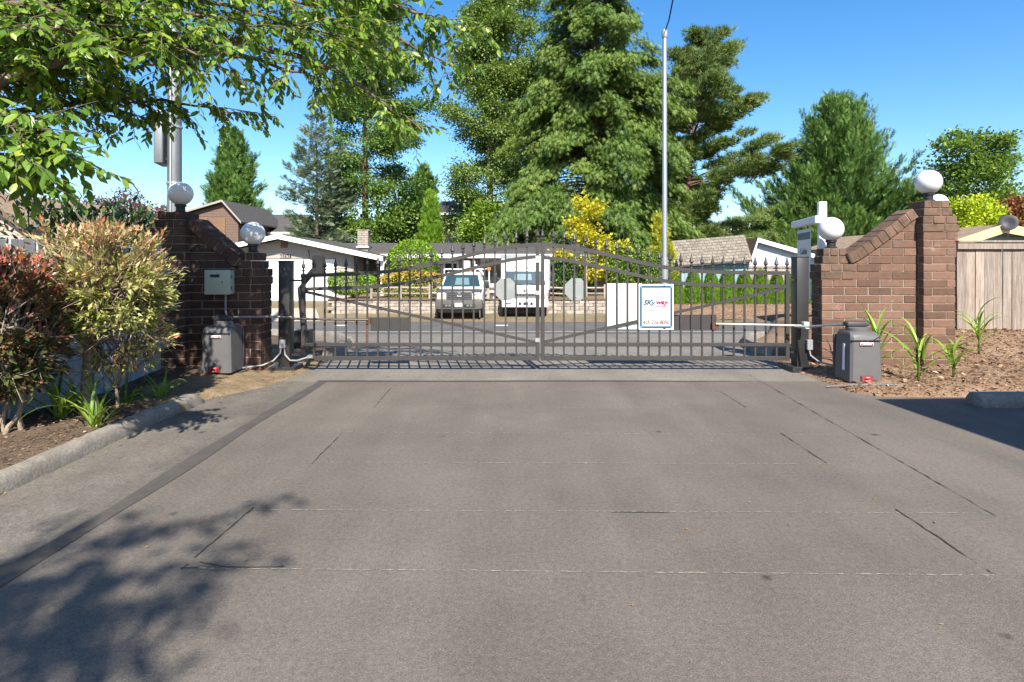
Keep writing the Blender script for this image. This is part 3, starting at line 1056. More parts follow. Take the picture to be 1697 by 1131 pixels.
def gate_wall(label, side, xp0, xp1, xin, xout, yw, yp, yb, z0, n_pier, n_low, curve, mat, capmat, pillar):
    """brick wall: tall pier (xp0..xp1), sloping coping, low end pillar. side=+1 right, -1 left"""
    t = thing('brick_gate_wall', label, 'wall', ((xp0 + xp1) / 2, yp, 0))
    ztop = lambda x: float(np.interp(x, [c[0] for c in curve], [c[1] for c in curve]))
    lo, hi = min(xin, xout), max(xin, xout)
    # mortar core
    zl = z0 + n_low * PITCH
    pts = [(lo + .012, 0)]
    cs = sorted(curve)
    cx = [c for c in cs if lo < c[0] < hi]
    if side > 0:
        pts = [(lo + .012, 0), (hi, 0), (hi, ztop(hi) - .02)] + [(c[0], c[1] - .02) for c in reversed(cx)] + [(cx[0][0] - .02, zl), (lo + .012, zl)]
    else:
        pts = [(lo, 0), (hi - .012, 0), (hi - .012, zl), (cx[-1][0] + .02, zl)] + [(c[0], c[1] - .02) for c in reversed(cx)] + [(lo, ztop(lo) - .02)]
    mb = MB()
    mb.prism(pts, 'y', yw + .009, yb - .009)
    mb.build('mortar_core', 'mortar', t, True)
    # wall face, running bond, last bricks cut to the slope
    k = 0
    while z0 + k * PITCH < max(c[1] for c in curve) + .05:
        z = z0 + k * PITCH
        sh = 0 if k % 2 else BL / 2
        x = lo + (BL - sh)
        xs = [lo]
        while x < hi - .05:
            xs.append(x); x += BL
        xs.append(hi)
        for a, b in zip(xs[:-1], xs[1:]):
            if b - a < .03: continue
            if z + PITCH <= zl + .001:
                put_brick(t, a, b, yw, z, z + PITCH, mat)
                continue
            ra, rc = a + JOINT / 2, b - JOINT / 2
            if side > 0: ra = max(ra, cx[0][0])
            else: rc = min(rc, cx[-1][0])
            if rc - ra < .03: continue
            zz0, zz1 = z + JOINT / 2, z + PITCH - JOINT / 2
            poly = clip_under([(ra, zz0), (rc, zz0), (rc, zz1), (ra, zz1)], curve)
            if len(poly) < 3: continue
            ar = abs(sum(p[0] * q[1] - q[0] * p[1] for p, q in zip(poly, poly[1:] + poly[:1]))) / 2
            if ar < .0006: continue
            mb = MB()
            mb.prism(poly, 'y', yw + rb.uniform(-.002, .002), yw + .1)
            mb.build('brick', mat, t, True)
        k += 1
    # end face of the low pillar: headers
    for k in range(n_low):
        z = z0 + k * PITCH
        a, b = (lo, lo + .1) if side > 0 else (hi - .1, hi)
        o = put_brick(t, a, b, yw + .112, z, z + PITCH, mat, yb - yw - .114)
    # cap of the low pillar
    cap(t, pillar[0], pillar[1], yw, yb, zl, capmat, (.016, .014, -.022, -.045))
    # sloping coping of rowlock bricks
    L = [Vector((c[0], 0, c[1])) for c in (curve if side > 0 else curve)]
    seglen = [(q - p).length for p, q in zip(L[:-1], L[1:])]
    tot = sum(seglen)
    n = int(tot / .112)
    def along(s):
        for p, q, l in zip(L[:-1], L[1:], seglen):
            if s <= l: return p + (q - p) * (s / l), (q - p).normalized()
            s -= l
        return L[-1], (L[-1] - L[-2]).normalized()
    for i in range(n):
        p, d = along(tot * (i + .5) / n)
        nrm = Vector((-d.z, 0, d.x))
        if nrm.z < 0: nrm = -nrm
        h, w = .135, tot / n - .008
        mb = MB()
        pl = [p - d * (w / 2), p + d * (w / 2), p + d * (w / 2) + nrm * h, p - d * (w / 2) + nrm * h]
        mb.prism([(v.x, v.z) for v in pl], 'y', yw - .03 + rb.uniform(-.003, .003), yb + .02, bev=.005)
        mb.build('coping_brick', capmat, t, True)
    mb = MB()
    lowr = [along(tot * i / 12) for i in range(13)]
    rings = []
    for p, d in lowr:
        nrm = Vector((-d.z, 0, d.x))
        if nrm.z < 0: nrm = -nrm
        q = p + nrm * .125
        p = p + nrm * .004
        rings.append([(p.x, yw - .02, p.z), (p.x, yb + .01, p.z), (q.x, yb + .01, q.z), (q.x, yw - .02, q.z)])
    mb.loft(rings)
    mb.build('coping_mortar', 'mortar', t, True)
    # tall pier
    pb = yb + .02
    for k in range(n_pier):
        z = z0 + k * PITCH
        mid = xp0 + (xp1 - xp0) * (.3 if k % 2 else .72)
        put_brick(t, xp0, mid, yp, z, z + PITCH, mat)
        put_brick(t, mid, xp1, yp, z, z + PITCH, mat)
        for a, b in ((xp0, xp0 + .1), (xp1 - .1, xp1)):
            put_brick(t, a, b, yp + .112, z, z + PITCH, mat, pb - yp - .112)
    mb = MB()
    mb.box(xp0 + .01, xp1 - .01, yp + .009, pb - .01, 0, z0 + n_pier * PITCH - .004)
    mb.build('pier_core', 'mortar', t, True)
    cap(t, xp0, xp1, yp, pb, z0 + n_pier * PITCH, capmat, (.016, .014, -.022, -.045))
    return t, z0 + n_pier * PITCH + 4 * PITCH, zl + 4 * PITCH


rc = [(4.385, 1.385), (4.48, 1.43), (4.58, 1.494), (4.79, 1.642), (5.0, 1.798), (5.12, 1.90), (5.24, 1.985)]
wr, ztp, ztl = gate_wall('brown brick gate wall with sloping coping right of the gate', 1, 5.235, 5.65, 4.0, 5.24, 7.8, 7.68, 8.07, .06, 17, 11,
                         rc, 'brick', 'brick_cap', (4.0, 4.40))
globe((5.43, 7.87, ztp), .157, 'white globe lamp on the tall pier of the right brick wall')
globe((4.195, 7.935, ztl), .157, 'white globe lamp on the low pillar of the right brick wall')
lc = [(-4.10, 1.86), (-3.98, 1.752), (-3.826, 1.62), (-3.63, 1.452), (-3.50, 1.35)]
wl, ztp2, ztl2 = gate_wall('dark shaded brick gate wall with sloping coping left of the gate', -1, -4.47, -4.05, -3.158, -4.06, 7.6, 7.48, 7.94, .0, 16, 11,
                           lc, 'brick_shaded', 'brick_shaded', (-3.50, -3.158))
globe((-4.24, 7.72, ztp2), .15, 'shaded white globe lamp on the tall pier of the left brick wall')
globe((-3.335, 7.77, ztl2), .15, 'white globe lamp on the low pillar beside the left gate post')

# rear brick pier behind the right wall
t = thing('brick_pier', 'narrow brick pier half hidden behind the tall right pier', 'pier', (6.85, 9.6, .2))
zr0 = .27
for k in range(16):
    z = zr0 + k * PITCH
    mid = 6.6 + (.3 if k % 2 else .16)
    for a, b in ((6.6, mid), (mid, 7.1)):
        put_brick(t, a, b, 9.6, z, z + PITCH, 'brick')
mb = MB(); mb.box(6.61, 7.09, 9.609, 10.0, .1, zr0 + 16 * PITCH); mb.build('pier_core', 'mortar', t, True)
cap(t, 6.6, 7.1, 9.6, 10.0, zr0 + 16 * PITCH, 'brick_cap', (.016, -.01))
globe((6.92, 9.8, zr0 + 18 * PITCH + .02), .145, 'smaller white globe lamp peeking out behind the tall right pier')


# ------------------------------------------------------------------ fences beside the walls
def board_fence(name, label, p0, p1, z0, z1, w, mat, rails, seed, gapw=.008, dogear=.0, group=None, railmat=None, rail_side=1, thick=.02):
    r = random.Random(seed)
    p0, p1 = Vector(p0), Vector(p1)
    d = p1 - p0
    ang = math.atan2(d.y, d.x)
    t = thing(name, label, 'fence', (p0.x, p0.y, z0), ang, group)
    n = int(d.length / (w + gapw))
    mbs = []
    for v in range(3):
        mb = MB()
        hh = z1 - z0
        mb.prism([(0, 0), (w, 0), (w, hh - dogear), (w - dogear, hh), (dogear, hh), (0, hh - dogear)] if dogear else [(0, 0), (w, 0), (w, hh), (0, hh)], 'y', 0, thick, bev=.002)
        me = mb.mesh('board')
        me.materials.append(M[mat])
        mbs.append(me)
    for i in range(n):
        o = link('board', mbs[i % 3], None, t)
        o.location = (i * (w + gapw) + r.uniform(-.003, .003), r.uniform(-.005, .005), r.uniform(-.015, .012))
        o.rotation_euler = (r.gauss(0, .006), r.gauss(0, .004), r.gauss(0, .01))
    for (za, zb, ya, yb) in rails:
        mb = MB()
        mb.box(-.02, d.length + .02, ya, yb, za - z0, zb - z0, bev=.004)
        mb.build('rail', railmat or mat, t)
    return t


fl = board_fence('board_fence', 'weathered blue-grey board fence behind the photinia bushes', (-4.28, 3.2), (-4.30, 7.45), .02, 1.61, .138, 'fence_blue',
                 [(.35, .44, -.06, -.022), (1.25, 1.34, -.06, -.022)], 4, gapw=.012)
mb = MB(); mb.box(1.42, 1.50, -.11, -.062, 0, 1.52, bev=.004); mb.build('post', 'cedar_post', fl)
fr = board_fence('board_fence', 'weathered brown board fence right of the brick wall', (6.86, 9.3), (11.2, 9.3), .36, 1.63, .135, 'fence_brown',
                 [(.27, .36, -.06, -.02)], 9, gapw=.006, railmat='fence_rail')
mb = MB(); mb.box(-.02, 4.4, -.05, .0, 1.24, 1.34, bev=.004); mb.build('top_rail', 'fence_brown', fr)
mb = MB(); mb.box(-.02, 4.4, -.07, .04, 1.345, 1.375, bev=.003); mb.build('top_board', 'fence_brown', fr)
# ------------------------------------------------------------------ gate
GY = 7.8


def gp(x, y, Y=GY):
    p = at(x, y, Y)
    return (p.x, p.z)


def finial_mesh():
    mb = MB()
    mb.lathe((0, 0, 0), [(.016, 0), (.016, .018), (.010, .024), (.010, .034), (.020, .042), (.020, .052), (.012, .060), (.012, .074),
                         (.021, .082), (.029, .092), (.021, .118), (.011, .15), (.004, .185), (.001, .205)], 8)
    me = mb.mesh('finial')
    me.materials.append(M['iron'])
    return me


FINIAL = finial_mesh()


def rail_curve(px, n=40):
    pts = [gp(*p) for p in px]
    xs, zs = [p[0] for p in pts], [p[1] for p in pts]
    # smooth interpolation
    X = np.linspace(xs[0], xs[-1], n)
    o = np.argsort(xs)
    Z = np.interp(X, np.array(xs)[o], np.array(zs)[o])
    for _ in range(6):
        Z[1:-1] = (Z[:-2] + 2 * Z[1:-1] + Z[2:]) / 4
    return X, Z


def curved_rail(mb, X, Z, w, t, y):
    rings = []
    for i in range(len(X)):
        a, b = max(i - 1, 0), min(i + 1, len(X) - 1)
        d = Vector((X[b] - X[a], 0, Z[b] - Z[a])).normalized()
        n = Vector((-d.z, 0, d.x))
        p = Vector((X[i], y, Z[i]))
        rings.append([p + n * (w / 2) + Vector((0, -t / 2, 0)), p + n * (w / 2) + Vector((0, t / 2, 0)),
                      p - n * (w / 2) + Vector((0, t / 2, 0)), p - n * (w / 2) + Vector((0, -t / 2, 0))])
    mb.loft(rings)


def gate_leaf(label, hx, cx, top_px, low_px, diag, n_bars, y=GY):
    t = thing('gate_leaf', label, 'gate', (hx, y, .12), 0, 'leaves of the driveway gate')
    s = 1 if cx > hx else -1
    X, Z = rail_curve(top_px)
    X2, Z2 = rail_curve(low_px)
    o = np.argsort(X); o2 = np.argsort(X2)
    ztop = lambda x: float(np.interp(x, X[o], Z[o]))
    zb = gp(0, 594)[1]
    zm = gp(0, 571.5)[1]
    mb = MB(); curved_rail(mb, X, Z, .048, .048, y); mb.build('top_rail', 'iron', t, True)
    mb = MB(); curved_rail(mb, X2, Z2, .044, .044, y); mb.build('upper_rail', 'iron', t, True)
    a, b = min(hx, cx) + .024, max(hx, cx) - .024
    mb = MB(); mb.box(a, b, y - .022, y + .022, zm - .022, zm + .022, bev=.003); mb.build('lower_rail', 'iron', t, True)
    mb = MB(); mb.box(a, b, y - .024, y + .024, zb - .026, zb + .026, bev=.003); mb.build('bottom_rail', 'iron', t, True)
    for x, nm in ((hx, 'hinge_stile'), (cx, 'meeting_stile')):
        mb = MB(); mb.box(x - .024, x + .024, y - .0245, y + .0245, zb - .028, ztop(x) + .024, bev=.003); mb.build(nm, 'iron', t, True)
    d0, d1 = gp(*diag[0]), gp(*diag[1])
    mb = MB(); mb.bar((d0[0], y + .0, d0[1]), (d1[0], y + .0, d1[1]), .034, .034); mb.build('diagonal_brace', 'iron', t, True)
    for i in range(n_bars + 1):
        x = hx + (cx - hx) * i / n_bars
        zt = ztop(x)
        if 0 < i < n_bars:
            mb = MB(); mb.box(x - .0105, x + .0105, y - .0105, y + .0105, zb, zt + .028); p = mb.build('picket', 'iron', t, True)
        else:
            p = t
        f = bpy.data.objects.new('finial', FINIAL)
        C.objects.link(f)
        f.parent = p
        if p is t:
            f.matrix_parent_inverse = Matrix.Translation(t.location).inverted()
        f.location = (x, y, zt + .022)
        f.rotation_euler = (0, 0, i)
    return t


gl = gate_leaf('left leaf of the grey iron gate with spear finials', -2.695, .330,
               [(499, 457.6), (553, 455.5), (598, 453.5), (638, 451), (672, 447), (723, 437), (779, 423), (836, 411), (870, 406.5), (894, 405)],
               [(503, 479.5), (560, 478), (610, 476), (672, 470.5), (723, 460), (779, 446), (836, 432.5), (870, 427.5), (891, 426)],
               ((506, 484), (889, 568)), 22)
gr = gate_leaf('right leaf of the grey iron gate carrying the signs', 3.555, .396,
               [(1305, 453), (1240, 452.5), (1169, 451), (1116, 446), (1066, 437), (1007, 422), (948, 410), (920, 406.5), (897, 405.2)],
               [(1304, 475), (1240, 474.5), (1169, 473), (1116, 469), (1066, 459), (1007, 445), (948, 433), (920, 428.5), (899, 427)],
               ((1300, 478), (902, 567)), 23)


def plate(parent, x0, x1, y0, y1, Yd, name, mat, t=.006, world=True):
    a, b = gp(x0, y1), gp(x1, y0)
    mb = MB(); mb.box(a[0], b[0], Yd - t / 2, Yd + t / 2, a[1], b[1], bev=.001)
    return mb.build(name, mat, parent, world)


plate(gl, 614, 678, 526.5, 549.5, GY + .018, 'lock_plate', 'iron')
plate(gl, 608, 615, 526, 536, GY - .02, 'arm_bracket', 'rust', .04)
plate(gl, 606.5, 610.5, 536, 572, GY - .012, 'rust_run', 'rust', .003)
plate(gr, 1115.5, 1188, 522, 547.5, GY + .018, 'lock_plate', 'iron')
plate(gr, 1179, 1190, 534, 546, GY - .02, 'arm_bracket', 'rust', .04)
for (x0, x1, y0, y1) in ((887, 896.5, 424, 436), (887, 894, 482, 489), (887, 894, 560, 567)):
    plate(gl, x0, x1, y0, y1, GY - .03, 'latch_plate', 'galv', .008)
for x, y in ((496, 465), (496, 588)):
    a = gp(x, y)
    mb = MB(); mb.box(a[0] - .1, a[0] + .05, GY - .012, GY + .012, a[1] - .012, a[1] + .012)
    mb.build('hinge', 'iron_black', gl, True)
for x, y in ((1309, 464), (1309, 584)):
    a = gp(x, y)
    mb = MB(); mb.box(a[0] - .04, a[0] + .09, GY - .012, GY + .012, a[1] - .012, a[1] + .012)
    mb.build('hinge', 'iron_black', gr, True)


def gate_post(label, x0, x1, y0, y1, zt):
    t = thing('gate_post', label, 'post', ((x0 + x1) / 2, (y0 + y1) / 2, .0), 0, 'posts of the driveway gate')
    mb = MB(); mb.box(x0, x1, y0, y1, .0, zt, bev=.008, seg=2); mb.build('post', 'iron_black', t, True, auto=True)
    mb = MB(); mb.box(x0 - .004, x1 + .004, y0 - .004, y1 + .004, zt - .002, zt + .012, bev=.003); mb.build('cap', 'iron_black', t, True)
    mb = MB(); mb.box(x0 - .09, x1 + .09, y0 - .08, y1 + .08, -.02, .065, bev=.006); mb.build('base_plate', 'iron_black', t, True)
    return t


pl_ = gate_post('black steel gate post beside the left brick pillar', -3.0, -2.855, 7.74, 7.91, 1.41)
pr_ = gate_post('black steel gate post beside the right brick pillar', 3.655, 3.81, 7.74, 7.91, 1.46)

# octagonal signs seen from the back
for x, lab, rot in ((838, 'octagonal sign seen from its blank back on the left gate leaf', .02), (955, 'octagonal sign seen from its blank back on the right gate leaf', -.03)):
    c = gp(x, 480)
    t = thing('octagon_sign', lab, 'sign', (c[0], GY + .03, c[1]), 0, 'blank octagon signs on the gate')
    mb = MB()
    r = .156
    mb.prism([(r * math.cos(R(22.5 + 45 * k) + rot), r * math.sin(R(22.5 + 45 * k) + rot)) for k in range(8)], 'y', -.002, .002)
    mb.build('plate', 'alu', t)
    for dz in (-.1, .1):
        mb = MB(); mb.lathe((0, -.0025, dz), [(.008, 0), (.008, -.006), (.003, -.009)], 8, 'y'); mb.build('bolt', 'galv', t)

# blank white sheet behind the pickets
a, b = gp(1004, 546), gp(1064, 470)
ws = thing('blank_sign', 'blank white sheet fixed behind the pickets left of the tow sign', 'sign', (a[0], GY + .02, a[1]))
mb = MB(); mb.box(a[0], b[0], GY + .014, GY + .018, a[1], b[1]); mb.build('sheet', 'sign_white', ws, True)
# tow-away sign
a, b = gp(1057.5, 546.5), gp(1115, 471)
ts = thing('tow_sign', 'white tow sign with blue frame, SKYWAY lettering and phone number', 'sign', ((a[0] + b[0]) / 2, GY - .035, a[1]))
W_, H_ = b[0] - a[0], b[1] - a[1]
mb = MB(); mb.box(-W_ / 2, W_ / 2, -.003, .003, 0, H_, bev=.001); mb.build('sheet', 'sign_white', ts)
fx0, fx1, fz0, fz1 = -W_ / 2 + .028, W_ / 2 - .03, .035, H_ - .035
fw = .026
for (x0, x1, z0, z1) in ((fx0 - fw / 2, fx1 + fw / 2, fz0 - fw / 2, fz0 + fw / 2), (fx0 - fw / 2, fx1 + fw / 2, fz1 - fw / 2, fz1 + fw / 2),
                         (fx0 - fw / 2, fx0 + fw / 2, fz0 + fw / 2, fz1 - fw / 2), (fx1 - fw / 2, fx1 + fw / 2, fz0 + fw / 2, fz1 - fw / 2)):
    mb = MB(); mb.box(x0, x1, -.0045, -.0032, z0, z1); mb.build('border', 'sign_blue', ts)
for x in (fx0, fx1):
    for z in (fz0, fz1):
        mb = MB(); mb.lathe((x, -.0047, z), [(.018, 0), (.018, -.0012)], 12, 'y'); mb.build('corner_ring', 'sign_blue', ts)
        mb = MB(); mb.lathe((x, -.0061, z), [(.011, 0), (.011, -.0012)], 12, 'y'); mb.build('corner_dot', 'sign_blue_light', ts)
cx_ = (fx0 + fx1) / 2
for i, (s, w_) in enumerate((('AUTHORIZED PARKING ONLY', .335), ('VEHICLES IMPOUNDED AT', .31), ('OWNERS RISK & EXPENSE', .325), ('24 HOURS A DAY', .2))):
    text(s, (cx_, -.005, H_ - .08 - i * .0295), .0275, 'sign_lilac', ts, fit=(w_, .02), bold=.0004)
text('SKy', (cx_ - .083, -.005, H_ - .247), .094, 'sign_blue', ts, shear=.3, bold=.004, fit=(.165, .075))
text('way', (cx_ + .083, -.005, H_ - .25), .094, 'sign_pink', ts, shear=.3, bold=.004, fit=(.165, .066))
for z_, w_ in ((H_ - .368, .335), (H_ - .39, .26), (H_ - .44, .335)):
    mb = MB()
    x_ = -w_ / 2
    while x_ < w_ / 2:
        l_ = rg.uniform(.012, .04)
        mb.box(cx_ + x_, cx_ + min(x_ + l_, w_ / 2), -.0045, -.0034, z_ - .004, z_ + .004)
        x_ += l_ + .008
    mb.build('bleached_print', 'sign_pale', ts)['kind'] = 'stuff'
mb = MB(); mb.box(cx_ - .15, cx_ - .005, -.005, -.0035, H_ - .209, H_ - .202); mb.build('logo_bar', 'sign_blue', ts)
mb = MB(); mb.box(cx_ - .012, cx_ + .145, -.005, -.0035, H_ - .292, H_ - .284); mb.build('logo_bar', 'sign_pink', ts)
mb = MB(); mb.prism([(cx_ - .09, H_ - .34), (cx_ - .06, H_ - .335), (cx_ - .035, H_ - .353), (cx_ - .06, H_ - .348), (cx_ - .085, H_ - .352)], 'y', -.005, -.0035)
mb.build('bird_mark', 'sign_brown', ts)
text('425-226-8050', (cx_, -.005, .098), .0585, 'sign_brown', ts, fit=(.345, .056), bold=.0018)
for z in (H_ - .022, .018):
    mb = MB(); mb.box(.09, .12, -.008, .0, z - .006, z + .006); mb.build('cable_tie', 'black_plastic', ts)


# ------------------------------------------------------------------ gate operators
def operator(label, x, y, z, mirror):
    t = thing('gate_operator', label, 'gate operator', (x, y, z), 0.0, 'gate operators beside the gate')
    w, d = .175, .36
    mb = MB()
    def ring(ww, y0, y1, z, c=.025):
        return [(-ww + c, y0, z), (ww - c, y0, z), (ww, y0 + c, z), (ww, y1 - c, z), (ww - c, y1, z), (-ww + c, y1, z), (-ww, y1 - c, z), (-ww, y0 + c, z)]
    mb.loft([ring(w + .008, -.005, d, 0), ring(w + .004, 0, d, .12), ring(w - .006, .008, d - .004, .44), ring(w - .012, .014, d - .008, .5),
             ring(w - .018, .035, d - .02, .535), ring(w - .034, .07, d - .03, .56)])
    mb.build('housing', 'grey_plastic', t, auto=True)
    mb = MB(); mb.box(-w - .002, w + .002, d - .002, d + .03, -.02, .5, bev=.006); mb.build('back_frame', 'grey_plastic_dk', t)
    mb = MB(); mb.lathe((0, d * .55, .55), [(.12, 0), (.12, .045), (.105, .055)], 28); mb.build('turntable', 'grey_plastic', t, auto=True)
    mb = MB(); mb.box(-.13, .13, d * .45, d * .75, .606, .665, bev=.02, seg=3, rot=Matrix.Rotation(.05 * mirror, 3, 'Z')); mb.build('arm_cover', 'grey_plastic_dk', t, auto=True)
    mb = MB(); mb.box(-w + .012, w - .012, -.0075, .06, .468, .473); mb.build('seam', 'black_plastic', t)
    lb = MB(); lb.box(-.078, .068, -.012, .005, .415, .447, bev=.003); l1 = lb.build('maker_label', 'label_white', t)
    lb = MB(); lb.box(-.071, .061, -.0145, -.0118, .421, .441); lb.build('label_field', 'red_label', l1)
    text('LiftMaster', (-.005, -.0155, .431), .024, 'label_white', l1, sx=1.05, bold=.0005)
    lb = MB(); lb.box(-.075, .065, -.016, .004, .005, .082, bev=.008); l2 = lb.build('reset_panel', 'grey_plastic_dk', t)
    lb = MB(); lb.box(-.06, .05, -.0195, -.0158, .012, .07); lb.build('label_field', 'red_label', l2)
    lb = MB(); lb.box(-.04, .0, -.0225, -.0192, .034, .05); lb.build('reset_switch', 'black_plastic', l2)
    text('RESET', (.0, -.0205, .06), .014, 'label_white', l2)
    text('ON  OFF', (.0, -.0205, .022), .014, 'label_white', l2)
    lb = MB(); lb.lathe((0, -.006, .47), [(.007, .004), (.007, -.006)], 10, 'y'); lb.build('lock', 'chrome', t)
    if mirror > 0:
        lb = MB(); lb.box(-w - .0125, -w - .0045, .12, .16, .12, .42, rot=Matrix.Rotation(0.02, 3, 'Y')); lb.build('side_label', 'label_white', t)
    return t


op_l = operator('grey gate operator in tree shade below the beige keypad box', -3.52, 7.16, .085, -1)
op_r = operator('grey gate operator standing in sun before the right brick wall', 3.965, 6.74, .055, 1)
for o, pts, lab in ((op_l, [(-3.42, 7.34, .735), (-2.98, 7.66, .71), (-2.80, 7.68, .70)], ''), (op_r, [(3.86, 6.94, .69), (3.70, 7.50, .60), (3.56, 7.60, .595)], '')):
    mb = MB(); mb.tube(pts, .014, 8); mb.build('crank_arm', 'galv_dull' if o is op_l else 'galv', o, True)
mb = MB(); mb.tube([(-2.90, 7.68, .685), (-2.6, 7.70, .675), (-1.85, 7.755, .66)], .014, 8); mb.build('link_arm', 'iron_black', op_l, True)
mb = MB(); mb.tube([(-2.93, 7.68, .64), (-2.93, 7.68, .75)], .03, 10); mb.build('arm_joint', 'iron_black', op_l, True)
mb = MB(); mb.box(-2.83, -2.77, 7.66, 7.70, .66, .70, bev=.004); mb.build('arm_bolt', 'rust', op_l, True)
mb = MB(); mb.tube([(3.72, 7.60, .60), (3.2, 7.68, .605), (2.62, 7.75, .61)], .012, 8); mb.build('link_arm', 'box_beige', op_r, True)
mb = MB(); mb.box(3.66, 3.73, 7.56, 7.64, .56, .65, bev=.006); mb.build('arm_joint', 'box_beige', op_r, True)

# control box on the left wall
t = thing('control_box', 'beige control box mounted on the left brick wall', 'box', (-3.645, 7.6, 1.0))
mb = MB(); mb.box(-.155, .155, -.125, .0, .005, .3, bev=.012, seg=2); mb.build('case', 'box_beige', t, auto=True)
mb = MB(); mb.box(-.16, .16, -.142, -.118, .0, .305, bev=.008, seg=2); mb.build('lid', 'box_beige', t, auto=True)
mb = MB(); mb.box(-.085, .03, -.147, -.141, .215, .25, bev=.002); mb.build('display', 'dark', t)
mb = MB(); mb.lathe((.065, -.142, .155), [(.009, 0), (.009, -.006)], 10, 'y'); mb.build('lock', 'black_plastic', t)
for z_ in (.06, .2):
    mb = MB(); mb.box(.155, .175, -.13, -.115, z_, z_ + .04); mb.build('hinge', 'galv_dull', t)
mb = MB(); mb.tube([(.06, -.05, .01), (.063, -.05, -.2), (.085, -.06, -.31)], .013, 8); mb.build('conduit', 'conduit', t)

# junction boxes with flexible conduit at the gate posts
t = thing('junction_box', 'small grey junction box with two curved conduits on the left gate post', 'junction box', (-2.93, 7.72, .3))
mb = MB(); mb.box(-.035, .035, -.035, .018, .0, .11, bev=.005); mb.build('case', 'conduit', t)
mb = MB(); mb.tube([(-.02, -.01, .0), (-.03, -.01, -.06), (-.1, -.06, -.15), (-.22, -.1, -.2), (-.5, -.3, -.215)], .011, 8); mb.build('conduit', 'conduit', t, auto=True)
mb = MB(); mb.tube([(.02, -.01, .0), (.03, -.01, -.08), (.1, -.03, -.15), (.2, -.05, -.15), (.33, -.02, -.11)], .011, 8); mb.build('conduit', 'conduit', t, auto=True)
mb = MB(); mb.box(.32, .39, -.04, .0, -.125, -.085, bev=.004); mb.build('connector', 'galv', t)
t = thing('junction_box', 'small grey junction box with one conduit on the right gate post', 'junction box', (3.80, 7.72, .28))
mb = MB(); mb.box(-.035, .035, -.035, .018, .0, .13, bev=.005); mb.build('case', 'conduit', t)
mb = MB(); mb.tube([(.0, -.01, .0), (.01, -.02, -.07), (.08, -.1, -.14), (.3, -.3, -.18)], .012, 8); mb.build('conduit', 'conduit', t, auto=True)
t = tag(MB().tube([(3.50, 6.72, .015), (3.62, 6.70, .03), (3.8, 6.64, .052), (4.05, 6.60, .066), (4.20, 6.57, .066)], .008, 8).build('ground_conduit', 'grey_plastic', auto=True),
        'grey conduit lying on the bark before the right gate operator', 'conduit')

# gooseneck card-reader pedestal beyond the gate, seen from behind
Yp = 10.2
q = lambda x, y: at(x, y, Yp)
t = thing('reader_pedestal', 'leaning black reader pedestal standing behind the left gate hinge', 'pedestal', tuple(q(503, 570)))
mb = MB(); mb.tube([q(505, 560), q(498, 478), q(505, 466), q(523, 445), q(528, 432)], .055, 4); mb.build('stem', 'iron_black', t, True)
a, b = q(520, 458), q(537, 423)
mb = MB(); mb.box(a.x, b.x, Yp - .1, Yp + .06, a.z, b.z, bev=.006); mb.build('reader_box', 'iron_black', t, True)
a, b = q(490, 572), q(516, 547)
mb = MB(); mb.box(a.x, b.x, Yp - .12, Yp + .14, a.z - .15, b.z, bev=.006); mb.build('base', 'iron_black', t, True)

# ------------------------------------------------------------------ real-estate sign post
px, py = 4.265, 8.3
t = thing('yard_sign', 'white wooden yard sign post with hanging panel behind the low right pillar', 'sign', (px, py, .1), math.atan2(1.2, .26))
# local +X runs away from the camera along the arm
mb = MB(); mb.box(-.05, .05, -.05, .05, 0, 2.13, bev=.006); mb.build('post', 'white_paint', t)
mb = MB(); mb.box(-.24, 1.1, .052, .15, 1.83, 1.925, bev=.005); mb.build("arm", "white_paint", t)
t2 = t
ang = t.rotation_euler[2]
mb = MB(); mb.box(.14, .9, .104, .110, .78, 1.78); pn = mb.build("panel", "sign_white", t)
# panel face turned towards the drive is its local +Y side
for (x0, x1, z0, z1, m) in ((.17, .87, 1.63, 1.73, 'sign_grey'),):
    mb = MB(); mb.box(x0, x1, .1105, .1125, z0, z1); mb.build('header_band', m, t)
for s, z, w_, h_ in (('Caitlin', 1.46, .38, .09), ('Olson', 1.32, .36, .09), ('206 683 1202', 1.18, .5, .06)):
    text(s, (.52, .1135, z), .1, 'sign_grey', t, rotz=math.pi, fit=(w_, h_))
for x in (.2, .84):
    mb = MB(); mb.tube([(x, .107, 1.78), (x, .107, 1.835)], .006, 6); mb.build('hanger', 'galv', t)

# ------------------------------------------------------------------ poles
t = thing('utility_pole', 'thick galvanised pole rising behind the left brick wall', 'pole', (-7.83, 14.0, -.3))
mb = MB(); mb.lathe((0, 0, 0), [(.165, 0), (.158, 2), (.15, 5), (.135, 10), (.13, 12)], 20); mb.build('shaft', 'galv_dull', t, smooth=True)
for z in (1.7 + .02, 2.9 + .3, 4.5):
    mb = MB(); mb.lathe((0, 0, z + .3), [(.16, 0), (.172, .01), (.172, .05), (.16, .06)], 20); mb.build('band', 'galv', t)
mb = MB(); mb.tube([(-.0, -.17, .1), (-.0, -.165, 12)], .022, 8); mb.build('riser', 'galv', t)
a, b = at(262, 274, 14), at(275, 185, 14)
t2 = thing('panel_sign', 'tall metal panel sign seen edge on beside the thick pole', 'sign', ((a.x + b.x) / 2, 14.0, a.z))
mb = MB(); mb.box(-.09, .1, -.3, .3, 0, b.z - a.z, bev=.03, seg=3, rot=Matrix.Rotation(.25, 3, 'Z')); mb.build('panel', 'galv_dull', t2, auto=True)
for z in (.12, b.z - a.z - .14):
    mb = MB(); mb.box(.05, .3, -.02, .02, z, z + .05); mb.build('bracket', 'galv', t2)

